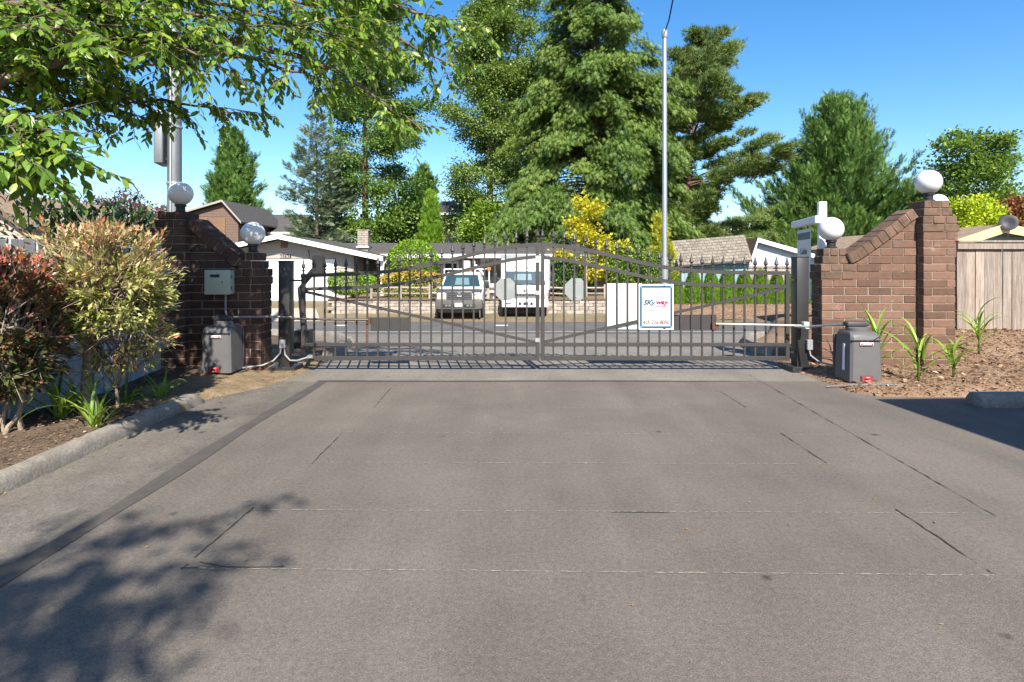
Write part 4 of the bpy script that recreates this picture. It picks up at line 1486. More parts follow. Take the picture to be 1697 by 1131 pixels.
Yf = 27.0
a = at(1101.5, 62, Yf)
t = thing('mast_pole', 'slim silver mast with a wire at its top right of the tall cedar', 'pole', (a.x, Yf, STREET_Z))
hh = a.z - STREET_Z
mb = MB(); mb.lathe((0, 0, 0), [(.15, 0), (.145, 2.6), (.145, 2.62), (.115, 2.64), (.095, hh)], 18); mb.build('shaft', 'galv', t, smooth=False, auto=True)
mb = MB(); mb.lathe((0, 0, hh - .05), [(.11, 0), (.14, .05), (.14, .3), (.1, .38)], 14); mb.build('head', 'galv', t, auto=True)
b = at(1117, -10, 24.0); c = at(1150, -160, 18)
tag(MB().tube([(a.x, Yf, a.z + .2), ((a.x + b.x) / 2, 25.5, (a.z + b.z) / 2 - .12), tuple(b), tuple(c)], .03, 6).build('overhead_wire', 'wire'),
    'dark wire running up from the slim mast', 'wire')
# ------------------------------------------------------------------ beyond the street: retaining wall, houses, vehicles
SZ = STREET_Z
# retaining wall of landscape blocks
t = thing('retaining_wall', 'low wall of pale concrete blocks behind the trucks', 'wall', (-2, 27.0, SZ))
rw = random.Random(21)
_bm = []
for v in range(4):
    mb = MB(); mb.box(-.198, .198, 0, .3, 0, .148, bev=.018); me = mb.mesh('block'); me.materials.append(M['block'])
    me.vertices.foreach_set('co', [c + rw.uniform(-.008, .008) for vv in me.vertices for c in vv.co]); _bm.append(me)
for k in range(5):
    x = -8.1 + (.2 if k % 2 else 0)
    while x < 4.6:
        o = link('block', _bm[rw.randrange(4)], None, t, True)
        o.location = (x, 27.0 + k * .03 + rw.uniform(-.012, .012), SZ - .02 + k * .155)
        o.rotation_euler = (0, 0, rw.gauss(0, .015))
        x += .405
mb = MB(); mb.box(-8.25, 4.7, 27.2, 27.5, SZ - .1, SZ + .76); mb.build('backfill', 'soil', t, True)
mb = MB(); mb.box(-8.3, 4.7, 27.05, 27.45, SZ + .765, SZ + .80, bev=.006); mb.build('cap_strip', 'fence_rail', t, True)


def terrace(X, Y):
    return SZ + .74 + .05 * np.sin(X) * np.sin(Y * .7) + 0 * X


structure(grid('terrace', np.linspace(-8.2, 4.7, 30), np.linspace(27.4, 36, 20), terrace, 'dry_ground'))

# split-rail fence
t = thing('rail_fence', 'weathered two rail fence on top of the block wall', 'fence', (-6.5, 27.9, SZ + .74))
for i in range(9):
    x = -6.5 + i * 1.35
    mb = MB(); mb.box(x - .06, x + .06, 27.86, 27.98, SZ + .7, SZ + 1.42, bev=.01); mb.build('post', 'fence_brown', t, True)
    for z in (1.0, 1.27):
        if i < 8:
            mb = MB(); mb.tube([(x, 27.9, SZ + z + .02), (x + .7, 27.91, SZ + z + rw.uniform(-.02, .02)), (x + 1.4, 27.9, SZ + z)], .045, 6); mb.build('rail', 'fence_brown', t, True)

# ---- garage house
HY = 31.7
hz = SZ + .33
u = lambda x, y, Y=HY: at(x, y, Y)
t = thing('garage_house', 'taupe low house with white garage door and number 25624', 'house', (u(470, 0).x, HY, hz))
pk, er = u(470, 393), u(640, 429)
half = er.x - pk.x
el = pk.x - half
rise = pk.z - er.z
wx0, wx1 = u(360, 0).x, u(586, 0).x
mb = MB()
mb.prism([(wx0, hz), (wx1, hz), (wx1, pk.z - .12 - rise * (wx1 - pk.x) / half), (pk.x, pk.z - .12), (wx0, pk.z - .12 - rise * (pk.x - wx0) / half)], 'y', HY + .02, HY + 9)
mb.build('wall', 'siding', t, True)
# lap siding boards of the gable
z = hz + 2.32
rz = lambda x: pk.z - .14 - rise * abs(x - pk.x) / half
while z < pk.z - .25:
    hw = min((pk.z - .14 - z - .19) / rise * half, 20)
    x0, x1 = max(wx0, pk.x - hw), min(wx1, pk.x + hw)
    if x1 - x0 > .3:
        mb = MB(); mb.prism([(HY + .018, z), (HY - .022, z), (HY - .006, z + .195), (HY + .018, z + .195)], 'x', x0, x1); mb.build('siding_board', 'siding', t, True)
    z += .2
z = hz
while z < hz + 2.3:
    x0 = u(556, 0).x
    mb = MB(); mb.prism([(HY + .018, z), (HY - .022, z), (HY - .006, z + .195), (HY + .018, z + .195)], 'x', x0, wx1); mb.build('siding_board', 'siding', t, True)
    z += .2
gx0, gx1 = u(400, 0).x, u(552, 0).x
d = None
mb = MB(); mb.box(gx0, gx1, HY - .02, HY + .015, hz, hz + 2.13); d = mb.build('garage_door', 'white_paint', t, True)
for k in range(4):
    for j in range(8):
        w = (gx1 - gx0) / 8
        mb = MB(); mb.box(gx0 + j * w + .04, gx0 + (j + 1) * w - .04, HY - .032, HY - .021, hz + .04 + k * .53, hz + .49 + k * .53, bev=.008); mb.build('panel', 'white_paint', d)
mb = MB(); mb.box(gx0 - .1, gx1 + .1, HY - .05, HY + .01, hz + 2.135, hz + 2.27); mb.build('door_trim', 'white_paint', t, True)
mb = MB(); mb.box(gx1 + .005, gx1 + .11, HY - .05, HY + .01, hz, hz + 2.134); mb.build('door_trim', 'white_paint', t, True)
# gable roof with white barge boards, overhanging the front
for s in (-1, 1):
    ex = pk.x + s * half
    mb = MB(); mb.prism([(pk.x, pk.z - .02), (ex, er.z - .02), (ex, er.z + .1), (pk.x, pk.z + .1)] if s > 0 else [(ex, er.z - .02), (pk.x, pk.z - .02), (pk.x, pk.z + .1), (ex, er.z + .1)], 'y', HY - .75, HY + 9.5)
    mb.build('roof_slope', 'shingle_dark', t, True)
    mb = MB(); mb.prism([(pk.x, pk.z - .13), (ex, er.z - .13), (ex, er.z + .112), (pk.x, pk.z + .112)] if s > 0 else [(ex, er.z - .13), (pk.x, pk.z - .13), (pk.x, pk.z + .112), (ex, er.z + .112)], 'y', HY - .83, HY - .752)
    mb.build('barge_board', 'white_paint', t, True)
mb = MB(); mb.box(u(466, 0).x, u(477, 0).x, HY - .06, HY + .01, u(0, 411).z, u(0, 397).z); mb.build('gable_vent', 'siding_brown', t, True)
text('25624', (u(474, 0).x - t.location.x, -.045, u(0, 425.5).z - hz), .3, 'dark', t, 'house_number', spacing=1.15, bold=.004, fit=(.58, .27))
mb = MB(); mb.tube([u(511, 415, HY - .1), u(514, 430, HY - .2), u(517, 431, HY - .4)], .02, 6); mb.build('lamp_arm', 'dark', t, True)
# porch
px0, px1 = u(586, 0).x, u(640, 0).x
mb = MB(); mb.box(px0 + .005, px1 + 1.6, HY + 2.2, HY + 2.4, hz, hz + 2.7); mb.build('porch_wall', 'porch', t, True)
mb = MB(); mb.box(u(612, 0).x, u(632, 0).x, HY + 2.13, HY + 2.19, hz, hz + 2.1); mb.build('front_door', 'dark', t, True)
mb = MB(); mb.box(u(634, 0).x, u(639, 0).x, HY - .5, HY - .35, hz - .2, er.z - .02); mb.build('porch_post', 'white_paint', t, True)
mb = MB(); mb.tube([u(640, 429, HY - .7), u(641, 432, HY - .7), u(636, 438, HY - .6), u(635, 445, HY - .58), u(635, 500, HY - .58)], .045, 8); mb.build('downpipe', 'white_paint', t, True)
# long main roof and wall to the right
MY = 35.0
a = at(530, 403, MY + 2.5); b = at(880, 403, MY + 2.5); c = at(880, 422, MY - 1.2); e = at(560, 422, MY - 1.2)
mb = MB(); mb.loft([[(a.x, a.y, a.z), (e.x, e.y, e.z), (e.x, e.y, e.z - .12), (a.x, a.y, a.z - .3)], [(b.x + 3, b.y, b.z), (c.x + 3, c.y, c.z), (c.x + 3, c.y, c.z - .12), (b.x + 3, b.y, b.z - .3)]])
mb.build('main_roof', 'shingle_dark', t, True)
mb = MB(); mb.box(e.x, c.x + 3, e.y - .1, e.y - .004, e.z - .2, e.z + .02); mb.build('gutter', 'white_paint', t, True)
mb = MB(); mb.box(e.x + .3, c.x + 2.5, MY, MY + .3, hz, e.z - .05); mb.build('main_wall', 'siding', t, True)
for k in range(11):
    z = hz + k * .22
    mb = MB(); mb.prism([(MY - .004, z), (MY - .03, z), (MY - .012, z + .215), (MY - .004, z + .215)], 'x', e.x + .3, c.x + 2.5); mb.build('siding_board', 'siding', t, True)
for (x0, x1, y0, y1) in ((738, 757, 437, 470), (800, 838, 433, 470), (930, 955, 432, 465)):
    p, r_ = at(x0, y1, MY - .04), at(x1, y0, MY - .04)
    mb = MB(); mb.box(p.x - .12, r_.x + .12, MY - .08, MY - .034, p.z - .12, r_.z + .12); w_ = mb.build('window', 'white_paint', t, True)
    mb = MB(); mb.box(p.x, r_.x, MY - .095, MY - .081, p.z, r_.z); mb.build('pane', 'win_glass', w_)
# chimney
p, r_ = at(593, 408, 34.5), at(611, 383, 34.5)
mb = MB(); mb.box(p.x + .02, r_.x - .02, 34.42, 35.0, p.z - .6, r_.z - .02); ch = mb.build('chimney', 'mortar', t, True)
for k in range(7):
    for j in range(2):
        z = p.z - .05 + k * .13
        xm = p.x + (r_.x - p.x) * (.4 if k % 2 else .62)
        a0, a1 = ((p.x, xm), (xm, r_.x))[j]
        mb = MB(); mb.box(a0 + .01, a1 - .01, 34.36, 34.6, z, z + .115, bev=.01); mb.build('stone', 'chimney', ch)
mb = MB(); mb.box(p.x - .06, r_.x + .06, 34.34, 35.05, r_.z - .0, r_.z + .07); mb.build('chimney_cap', 'concrete', ch)
mb = MB(); mb.box(p.x - .04, r_.x + .04, 34.3, 34.36, p.z - .1, p.z - .02); mb.build('flashing', 'white_paint', ch)

# garage drive
x0, x1 = gx0 - .3, gx1 + .3
V = [(x0, 24.9, SZ + .02), (x1 + 1.2, 24.9, SZ + .02), (x1, 28, SZ + .3), (x0, 28, SZ + .3), (x0, HY - .03, hz + .03), (x1, HY - .03, hz + .03)]
structure(link('garage_drive', np_mesh('garage_drive', V, [(0, 1, 2, 3), (3, 2, 5, 4)]), 'beige_conc'))


def simple_house(name, label, x0, x1, y_eave, y_peak, y_base, Y, wall, roof, gable, depth=7, fascia='white_paint', over=.5, trimh=.16, xpk=None, windows=()):
    """gable=True: gable end faces us; else eave side faces us"""
    t = thing(name, label, 'house', (at((x0 + x1) / 2, 0, Y).x, Y, at(0, y_base, Y).z))
    a, b = at(x0, 0, Y).x, at(x1, 0, Y).x
    ze, zp, zb = at(0, y_eave, Y).z, at(0, y_peak, Y).z, at(0, y_base, Y).z
    if gable:
        pkx = at(xpk, 0, Y).x if xpk else (a + b) / 2
        mb = MB(); mb.prism([(a, zb), (b, zb), (b, ze - .05), (pkx, zp - .05), (a, ze - .05)], 'y', Y, Y + depth); w = mb.build('wall', wall, t, True)
        z = zb
        while z < zp - .3:
            f = lambda z_: max(0, min(1, (zp - .05 - z_) / max(zp - ze, .01)))
            l = pkx - (pkx - a) * f(z + .2); r_ = pkx + (b - pkx) * f(z + .2)
            if r_ - l > .4:
                mb = MB(); mb.prism([(Y - .004, z), (Y - .03, z), (Y - .012, z + .195), (Y - .004, z + .195)], 'x', l, r_); mb.build('siding_board', wall, t, True)
            z += .2
        for s in (-1, 1):
            e = (a - over) if s < 0 else (b + over)
            k = (zp - ze) / ((pkx - a) if s < 0 else (b - pkx))
            zz = ze - k * over
            q = [(pkx, zp), (e, zz), (e, zz + .12), (pkx, zp + .12)]
            mb = MB(); mb.prism(q, 'y', Y - over, Y + depth + over); mb.build('roof_slope', roof, t, True)
            mb = MB(); mb.prism([(pkx, zp - trimh), (e, zz - trimh), (e, zz + .13), (pkx, zp + .13)], 'y', Y - over - .06, Y - over - .003); mb.build('barge_board', fascia, t, True)
    else:
        mb = MB(); mb.box(a, b, Y, Y + depth, zb, ze); mb.build('wall', wall, t, True)
        dz = (zp - ze) * (Y / 1.0) / Y
        rr = depth / 2
        mb = MB(); mb.prism([(Y - over, ze - .1), (Y + rr, zp * 1.0 + (zp - EYE) * rr / Y), (Y + depth + over, ze - .1), (Y + depth + over, ze), (Y + rr, zp + (zp - EYE) * rr / Y + .12), (Y - over, ze + .02)], 'x', a - over, b + over)
        mb.build('roof', roof, t, True)
        mb = MB(); mb.box(a - over, b + over, Y - over - .06, Y - over - .003, ze - .16, ze + .03); mb.build('fascia', fascia, t, True)
    for (wx0_, wx1_, wy0, wy1) in windows:
        p, q = at(wx0_, wy1, Y), at(wx1_, wy0, Y)
        mb = MB(); mb.box(p.x - .1, q.x + .1, Y - .09, Y - .035, p.z - .1, q.z + .1); w_ = mb.build('window', 'white_paint', t, True)
        mb = MB(); mb.box(p.x, q.x, Y - .105, Y - .091, p.z, q.z); mb.build('pane', 'win_glass', w_)
    return t


simple_house('gabled_house', 'dark brown house with grey roof behind the left brick wall', 284, 395, 361, 335, 420, 46, 'siding_brown', 'shingle_dark', True, 8, over=.4, xpk=372, trimh=.03, fascia='siding')
simple_house('low_house', 'house with plain grey roof left of the blue spruce', 392, 480, 386, 358, 420, 52, 'siding', 'shingle_dark', False, 8)
simple_house('pink_house', 'pinkish gable end at the far left edge above the fence', -110, 38, 372, 318, 440, 24, 'siding_pink', 'shingle_brown', True, 8, fascia='siding_brown', over=.3, trimh=.1)
simple_house('upper_house', 'cream two storey house between columnar cypress and tall tree', 734, 822, 354, 336, 430, 50, 'siding_cream', 'shingle_dark', False, 8, windows=((762, 772, 366, 384),))
simple_house('blue_house', 'pale blue house with brown roof behind the arborvitae hedge', 1236, 1420, 446, 398, 505, 42, 'siding_blue', 'shingle_brown', True, 10, over=.4, xpk=1252)
simple_house('cottage', 'low teal house with peach fascia behind the right board fence', 1570, 1790, 406, 381, 480, 16, 'teal', 'shingle_brown', True, 7, fascia='peach', over=.35, trimh=.1, xpk=1645)
# satellite dish on the cottage roof
a = at(1670, 372, 15.8)
t = thing('satellite_dish', 'dark satellite dish on the peach edged roof', 'dish', (a.x, a.y, a.z - .22))
mb = MB()
pr = [(.001, 0)] + [(.21 * i / 6, .06 * (i / 6) ** 2) for i in range(1, 7)] + [(.2, .072), (.1, .03), (.001, .012)]
mb.lathe((0, 0, .2), pr, 20); me_ = mb.build('reflector', 'grey_plastic_dk', t, smooth=True)
me_.rotation_euler = (R(80), 0, R(-40)); me_.location = (-.06, -.1, .2)
mb = MB(); mb.tube([(0, 0, -.1), (.02, 0, .18)], .022, 6); mb.tube([(-.02, 0, .1), (.22, -.1, .16)], .014, 6); mb.build('mount', 'galv', t)
# brown roof behind the yard sign belongs to the blue house

# ---- teal shed with shingle roof
SY = 34.0
t = thing('garden_shed', 'teal shed with mossy shingle roof behind the clipped hedge', 'shed', (at(1185, 0, SY).x, SY, hz))
a, b = at(1128, 0, SY).x, at(1243, 0, SY).x
zb, ze = hz, at(0, 440, SY).z
mb = MB(); mb.box(a, b, SY, SY + 3.2, zb, ze + .1); mb.build('wall', 'teal', t, True)
k = 0
x = a
while x < b - .1:
    mb = MB(); mb.box(x + .01, min(x + .19, b), SY - .02, SY - .002, zb, ze + .08); mb.build('wall_board', 'teal', t, True)
    x += .2
mb = MB(); mb.box(a - .06, a + .06, SY - .05, SY - .021, zb, ze); mb.build('corner_trim', 'white_paint', t, True)
# roof plane seen from the front: eave (1124..1250, 443/432) to ridge (1117..1234, 399/390)
E0, E1 = at(1125, 441, SY - .45), at(1246, 432, SY - .45)
R0, R1 = at(1113, 400, SY + 1.5), at(1233, 390, SY + 1.5)
mb = MB()
dn = Vector((0, .0, -.06))
mb.loft([[E0, E1, E1 + dn, E0 + dn], [R0, R1, R1 + dn, R0 + dn]]); mb.build('roof_deck', 'shingle_dark', t, True)
rs = random.Random(4)
nr, nc = 9, 15
nrm = (E1 - E0).cross(R0 - E0).normalized()
if nrm.z < 0: nrm = -nrm
for i in range(nr):
    off = (i % 2) * .5 + rs.uniform(-.1, .1)
    for j in range(-1, nc):
        u0, u1 = max(0, (j + off + .03) / nc), min(1, (j + off + .97) / nc)
        if u1 - u0 < .015: continue
        v0, v1 = i / nr, min(1, (i + 1.25) / nr)
        lift = rs.uniform(.012, .035)
        c = [E0.lerp(E1, u_).lerp(R0.lerp(R1, u_), v_) for u_, v_ in ((u0, v0), (u1, v0), (u1, v1), (u0, v1))]
        h0, h1 = nrm * (.03 + lift), nrm * .014
        mb = MB(); mb.loft([[c[0] + nrm * .004, c[1] + nrm * .004, c[1] + h0, c[0] + h0], [c[3] + nrm * .002, c[2] + nrm * .002, c[2] + h1, c[3] + h1]])
        mb.build('shingle', 'shake', t, True)
for (p, q) in ((E0, R0), (E1, R1)):
    mb = MB(); mb.loft([[p + Vector((-.04, 0, -.14)), p + Vector((.04, 0, -.14)), p + Vector((.04, 0, .02)), p + Vector((-.04, 0, .02))],
                        [q + Vector((-.04, 0, -.14)), q + Vector((.04, 0, -.14)), q + Vector((.04, 0, .02)), q + Vector((-.04, 0, .02))]]); mb.build('barge_board', 'siding_brown', t, True)

board_fence('board_fence', 'brown board fence between teal shed and right gate post', (at(1241, 0, 33).x, 33), (at(1420, 0, 33).x, 33), hz - .05, at(0, 441, 33).z, .14, 'fence_brown',
            [(at(0, 441, 33).z - .12, at(0, 441, 33).z - .02, -.05, -.02)], 31)
board_fence('board_fence', 'short brown board fence left of the blank white sign', (at(985, 0, 31.5).x, 31.5), (at(1100, 0, 31.5).x, 31.5), hz, at(0, 452, 31.5).z, .14, 'fence_brown', [], 32)
board_fence('board_fence', 'dark weathered fence top behind the laurel hedge', (-7.6, 10.4), (-4.9, 10.4), .1, at(0, 362, 10.4).z, .15, 'fence_rail', [], 33)


# ------------------------------------------------------------------ vehicles, facing us (local -Y is the front)
def wheel(parent, x, y, r, w):
    mb = MB(); mb.lathe((x - w / 2, y, r), [(r * .62, 0), (r * .93, .0), (r, .03), (r, w - .03), (r * .93, w), (r * .62, w)], 22, 'x'); wh = mb.build('tyre', 'tyre', parent, auto=True)
    mb = MB(); mb.lathe((x - w / 2 + .02, y, r), [(.05, 0), (r * .6, .015), (r * .6, w - .05), (.05, w - .04)], 18, 'x'); mb.build('rim', 'galv', wh)


def mirror_arm(parent, x, z, s, w=.16, h=.3):
    mb = MB(); mb.box(x + s * .1 - w / 2, x + s * .1 + w / 2, .82, .95, z - h / 2, z + h / 2, bev=.03, seg=2); m_ = mb.build('wing_mirror', 'black_plastic', parent, auto=True)
    mb = MB(); mb.tube([(x - s * .12, .95, z - .06), (x + s * .05, .9, z - .06)], .022, 6); mb.build('arm', 'black_plastic', m_)


p = at(761, 535, 25.6)
t = thing('pickup_truck', 'white utility pickup with grey bumper parked beyond the gate', 'truck', (p.x, 25.6, SZ + .015))
def ring4(x, y, z0, z1, c=.1):
    return [(-x + c, y, z0), (x - c, y, z0), (x, y, z0 + c), (x, y, z1 - c), (x - c, y, z1), (-x + c, y, z1), (-x, y, z1 - c), (-x, y, z0 + c)]
mb = MB(); mb.loft([ring4(.93, .02, .62, 1.2), ring4(.99, .2, .58, 1.27), ring4(1.0, 1.1, .5, 1.32), ring4(1.0, 2.6, .45, 1.34)]); mb.build('body', 'car_white', t, auto=True)
mb = MB(); mb.loft([ring4(.88, .05, 1.1, 1.24, .05), ring4(.92, 1.15, 1.1, 1.37, .06)]); mb.build('bonnet', 'car_white', t, auto=True)
# cab
mb = MB(); mb.loft([[(-.93, 1.1, 1.3), (.93, 1.1, 1.3), (.97, 2.7, 1.3), (-.97, 2.7, 1.3)], [(-.74, 1.75, 1.93), (.74, 1.75, 1.93), (.78, 2.7, 1.93), (-.78, 2.7, 1.93)], [(-.68, 1.85, 1.98), (.68, 1.85, 1.98), (.72, 2.65, 1.98), (-.72, 2.65, 1.98)]]); mb.build('cab', 'car_white', t, auto=True)
mb = MB(); mb.loft([[(-.84, 1.085, 1.36), (.84, 1.085, 1.36), (.84, 1.10, 1.35), (-.84, 1.10, 1.35)], [(-.70, 1.66, 1.87), (.70, 1.66, 1.87), (.70, 1.68, 1.86), (-.70, 1.68, 1.86)]]); ws_ = mb.build('windscreen', 'glass', t)
mb = MB(); mb.loft([[(-.3, 1.165, 1.44), (.35, 1.165, 1.44), (.35, 1.17, 1.43), (-.3, 1.17, 1.43)], [(-.26, 1.5, 1.74), (.3, 1.5, 1.74), (.3, 1.51, 1.73), (-.26, 1.51, 1.73)]]); mb.build('rear_window_glow', 'glass_pale', ws_)
for x in (-.4, .1):
    mb = MB(); mb.tube([(x, 1.06, 1.35), (x + .45, 1.1, 1.385)], .012, 5); mb.build('wiper', 'black_plastic', ws_)
# front
mb = MB(); mb.box(-.56, .56, -.05, .08, .82, 1.2, bev=.05, seg=2); g = mb.build('grille', 'car_grey', t, auto=True)
for z in (.88, .965, 1.05, 1.135):
    for s in (-1, 1):
        mb = MB(); mb.box(*((-.5, -.06) if s < 0 else (.06, .5)), -.062, -.048, z - .028, z + .022); mb.build('grille_slot', 'dark', g)
        mb = MB(); mb.box(*((-.5, -.06) if s < 0 else (.06, .5)), -.075, -.062, z + .022, z + .04); mb.build('grille_bar', 'chrome', g)
mb = MB(); pr = [(.13 * math.cos(a), 1.0 + .055 * math.sin(a)) for a in [2 * math.pi * k / 20 for k in range(20)]]
mb.prism(pr, 'y', -.095, -.07); em = mb.build('emblem', 'sign_blue', g)
text('Ford', (0, -.097, 1.0), .1, 'label_white', em, shear=.3)
mb = MB(); mb.loft([ring4(.95, -.03, 1.16, 1.25, .03), ring4(.97, .12, 1.18, 1.29, .03)]); mb.build('bonnet_guard', 'grey_plastic_dk', t, auto=True)
for s in (-1, 1):
    mb = MB(); mb.box(s * .74 - .16, s * .74 + .16, -.02, .1, .86, 1.16, bev=.03, seg=2); h_ = mb.build('headlight', 'lamp_glass', t, auto=True)
    mb = MB(); mb.box(s * .8 - .12, s * .8 + .12, -.03, .02, .83, .9, bev=.01); mb.build('indicator', 'amber', h_)
    mb = MB(); mb.lathe((s * .7, -.03, 1.02), [(.08, .02), (.07, .0), (.02, .015)], 14, 'y'); mb.build('lamp', 'chrome', h_)
    mirror_arm(t, s * 1.05, 1.45, s, .17, .32)
    wheel(t, s * .86, .75, .4, .26)
mb = MB(); mb.loft([ring4(1.02, -.02, .44, .86, .06), ring4(.97, -.16, .46, .84, .06), ring4(.72, -.22, .47, .83, .05)]); bp = mb.build('bumper', 'car_grey', t, auto=True)
mb = MB(); mb.box(-.7, .7, -.26, -.2, .56, .66); mb.build('air_dam', 'dark', bp)
for s in (-.52, -.38, .38, .52):
    mb = MB(); mb.box(s - .05, s + .05, -.275, -.255, .575, .65); mb.build('slot', 'chrome', bp)
mb = MB(); mb.box(-.16, .16, -.275, -.262, .56, .72); pt_ = mb.build('number_plate', 'label_white', bp)
mb = MB(); mb.box(-.13, .13, -.279, -.2755, .61, .67); mb.build('plate_print', 'sign_blue_light', pt_)
mb = MB(); mb.box(-.9, .9, .0, .1, .3, .46, bev=.02); mb.build('valance', 'car_grey', t)
# service body, rack and lamps
mb = MB(); mb.box(-1.08, 1.12, 2.75, 5.6, .6, 1.5, bev=.03); mb.build('service_body', 'car_white', t)
mb = MB(); mb.box(1.02, 1.42, 2.4, 5.2, .55, 1.32, bev=.04); sb = mb.build('tool_locker', 'car_white', t)
mb = MB(); mb.lathe((1.3, 2.39, .98), [(.05, 0), (.05, -.03)], 12, 'y'); mb.build('side_lamp', 'amber', sb)
for s in (-1, 1): wheel(t, s * .95, 4.3, .4, .3)
mb = MB()
for x in (-.95, .95):
    mb.tube([(x, 2.85, 1.5), (x, 2.85, 2.1), (x, 5.4, 2.1)], .03, 6)
mb.tube([(-.95, 2.85, 2.1), (.95, 2.85, 2.1)], .03, 6)
mb.build('rack', 'white_paint', t)
for x in (-.3, .1, .34):
    mb = MB(); mb.box(x - .06, x + .06, 1.9, 2.0, 1.985, 2.05, bev=.015); mb.build('roof_lamp', 'amber', t)
mb = MB(); mb.box(-.1, .22, 3.3, 3.7, 2.05, 2.5, bev=.04); mb.tube([(.45, 3.4, 1.5), (.4, 3.5, 2.5)], .06, 8); mb.tube([(.5, 3.4, 2.3), (.9, 3.6, 1.8)], .05, 8); mb.build('lift_boom', 'white_paint', t)
mb = MB(); mb.box(1.1, 1.24, 2.6, 2.75, 2.05, 2.2, bev=.01); bc = mb.build('beacon', 'amber', t)
mb = MB(); mb.tube([(1.17, 2.68, 1.3), (1.17, 2.68, 2.05)], .025, 6); mb.build('beacon_post', 'white_paint', bc)
for s in (1,):
    mb = MB(); mb.box(.86, .9, -.1, .3, .1, .5); mb.build('mud_flap', 'grey_plastic', t)

p = at(870, 535, 26.0)
t = thing('box_truck', 'white cab-over box truck parked right of the pickup', 'truck', (p.x, 26.0, SZ + .015))
mb = MB(); mb.loft([[(-.98, .02, .55), (.98, .02, .55), (1.0, 1.6, .5), (-1.0, 1.6, .5)], [(-1.0, .0, 1.3), (1.0, .0, 1.3), (1.02, 1.6, 1.3), (-1.02, 1.6, 1.3)],
                    [(-.97, .1, 1.45), (.97, .1, 1.45), (1.0, 1.6, 1.45), (-1.0, 1.6, 1.45)], [(-.86, .38, 2.1), (.86, .38, 2.1), (.9, 1.6, 2.1), (-.9, 1.6, 2.1)], [(-.74, .6, 2.2), (.74, .6, 2.2), (.8, 1.55, 2.2), (-.8, 1.55, 2.2)]])
mb.build('cab', 'car_white', t, auto=True)
mb = MB(); mb.loft([[(-.9, .075, 1.46), (.9, .075, 1.46), (.9, .1, 1.45), (-.9, .1, 1.45)], [(-.8, .345, 2.05), (.8, .345, 2.05), (.8, .37, 2.04), (-.8, .37, 2.04)]]); ws_ = mb.build('windscreen', 'glass', t)
mb = MB(); mb.loft([[(-.45, .155, 1.66), (.3, .155, 1.66), (.3, .16, 1.65), (-.45, .16, 1.65)], [(-.43, .27, 1.93), (.28, .27, 1.93), (.28, .275, 1.92), (-.43, .275, 1.92)]]); mb.build('rear_window_glow', 'glass_pale', ws_)
for x in (-.5, .2):
    mb = MB(); mb.tube([(x, .06, 1.52), (x + .4, .04, 1.47)], .012, 5); mb.build('wiper', 'black_plastic', ws_)
mb = MB(); mb.box(-.94, .94, -.03, .03, .86, 1.1, bev=.02); g = mb.build('grille_panel', 'chrome', t)
mb = MB(); mb.box(-.58, .58, -.045, -.031, .97, 1.06); mb.build('grille_slot', 'dark', g)
for k in range(9):
    x = -.52 + k * .13
    mb = MB(); mb.box(x - .012, x + .012, -.055, -.0455, .97, 1.06); mb.build('grille_bar', 'chrome', g)
mb = MB(); mb.lathe((-.02, -.015, 1.2), [(.05, .02), (.05, -.0)], 14, 'y'); mb.box(-.12, .08, -.02, 0, 1.19, 1.215); mb.build('emblem', 'car_grey', t)
for s in (-1, 1):
    mb = MB(); mb.box(s * .79 - .17, s * .79 + .17, -.06, .06, .88, 1.09, bev=.03, seg=2); h_ = mb.build('headlight', 'lamp_glass', t, auto=True)
    mb = MB(); mb.box(s * .95 - .05, s * .95 + .05, -.04, .08, 1.0, 1.12, bev=.01); mb.build('indicator', 'amber', h_)
    mirror_arm(t, s * 1.2, 1.75, s, .16, .42)
    wheel(t, s * .84, .75, .39, .24)
    wheel(t, s * .84, 4.4, .39, .5)
mb = MB(); mb.box(-1.0, 1.0, -.12, .1, .5, .84, bev=.04, seg=2); bp = mb.build('bumper', 'car_white', t, auto=True)
for x in (-.22, -.02, .08, .28):
    mb = MB(); mb.box(x - .055, x + .055, -.132, -.121, .6, .72); mb.build('bumper_slot', 'dark', bp)
mb = MB(); mb.box(-.86, -.56, -.135, -.122, .6, .74); pt_ = mb.build('number_plate', 'label_white', bp)
mb = MB(); mb.box(-.82, -.6, -.139, -.1355, .63, .7); mb.build('plate_print', 'sign_grey', pt_)
mb = MB(); mb.box(-.85, .85, .1, 5.6, .35, .55); mb.build('chassis', 'dark', t)
mb = MB(); mb.box(-1.06, 1.14, 1.75, 6.2, .85, 2.75, bev=.03); bx = mb.build('cargo_box', 'car_white', t)
mb = MB(); mb.box(-1.07, 1.15, 1.72, 1.78, 2.6, 2.78, bev=.02); mb.build('box_trim', 'alu', bx)
mb = MB(); mb.box(1.145, 1.2, 1.8, 6.1, .8, 2.7); mb.build('box_side_rail', 'alu', bx)
for x in (-.4, 0, .35):
    mb = MB(); mb.box(x - .04, x + .04, .6, .7, 2.205, 2.25, bev=.01); mb.build('roof_lamp', 'amber', t)
mb = MB(); mb.box(-1.02, 1.08, 1.735, 1.745, .6, 1.0); mb.build('underguard', 'dark', t)

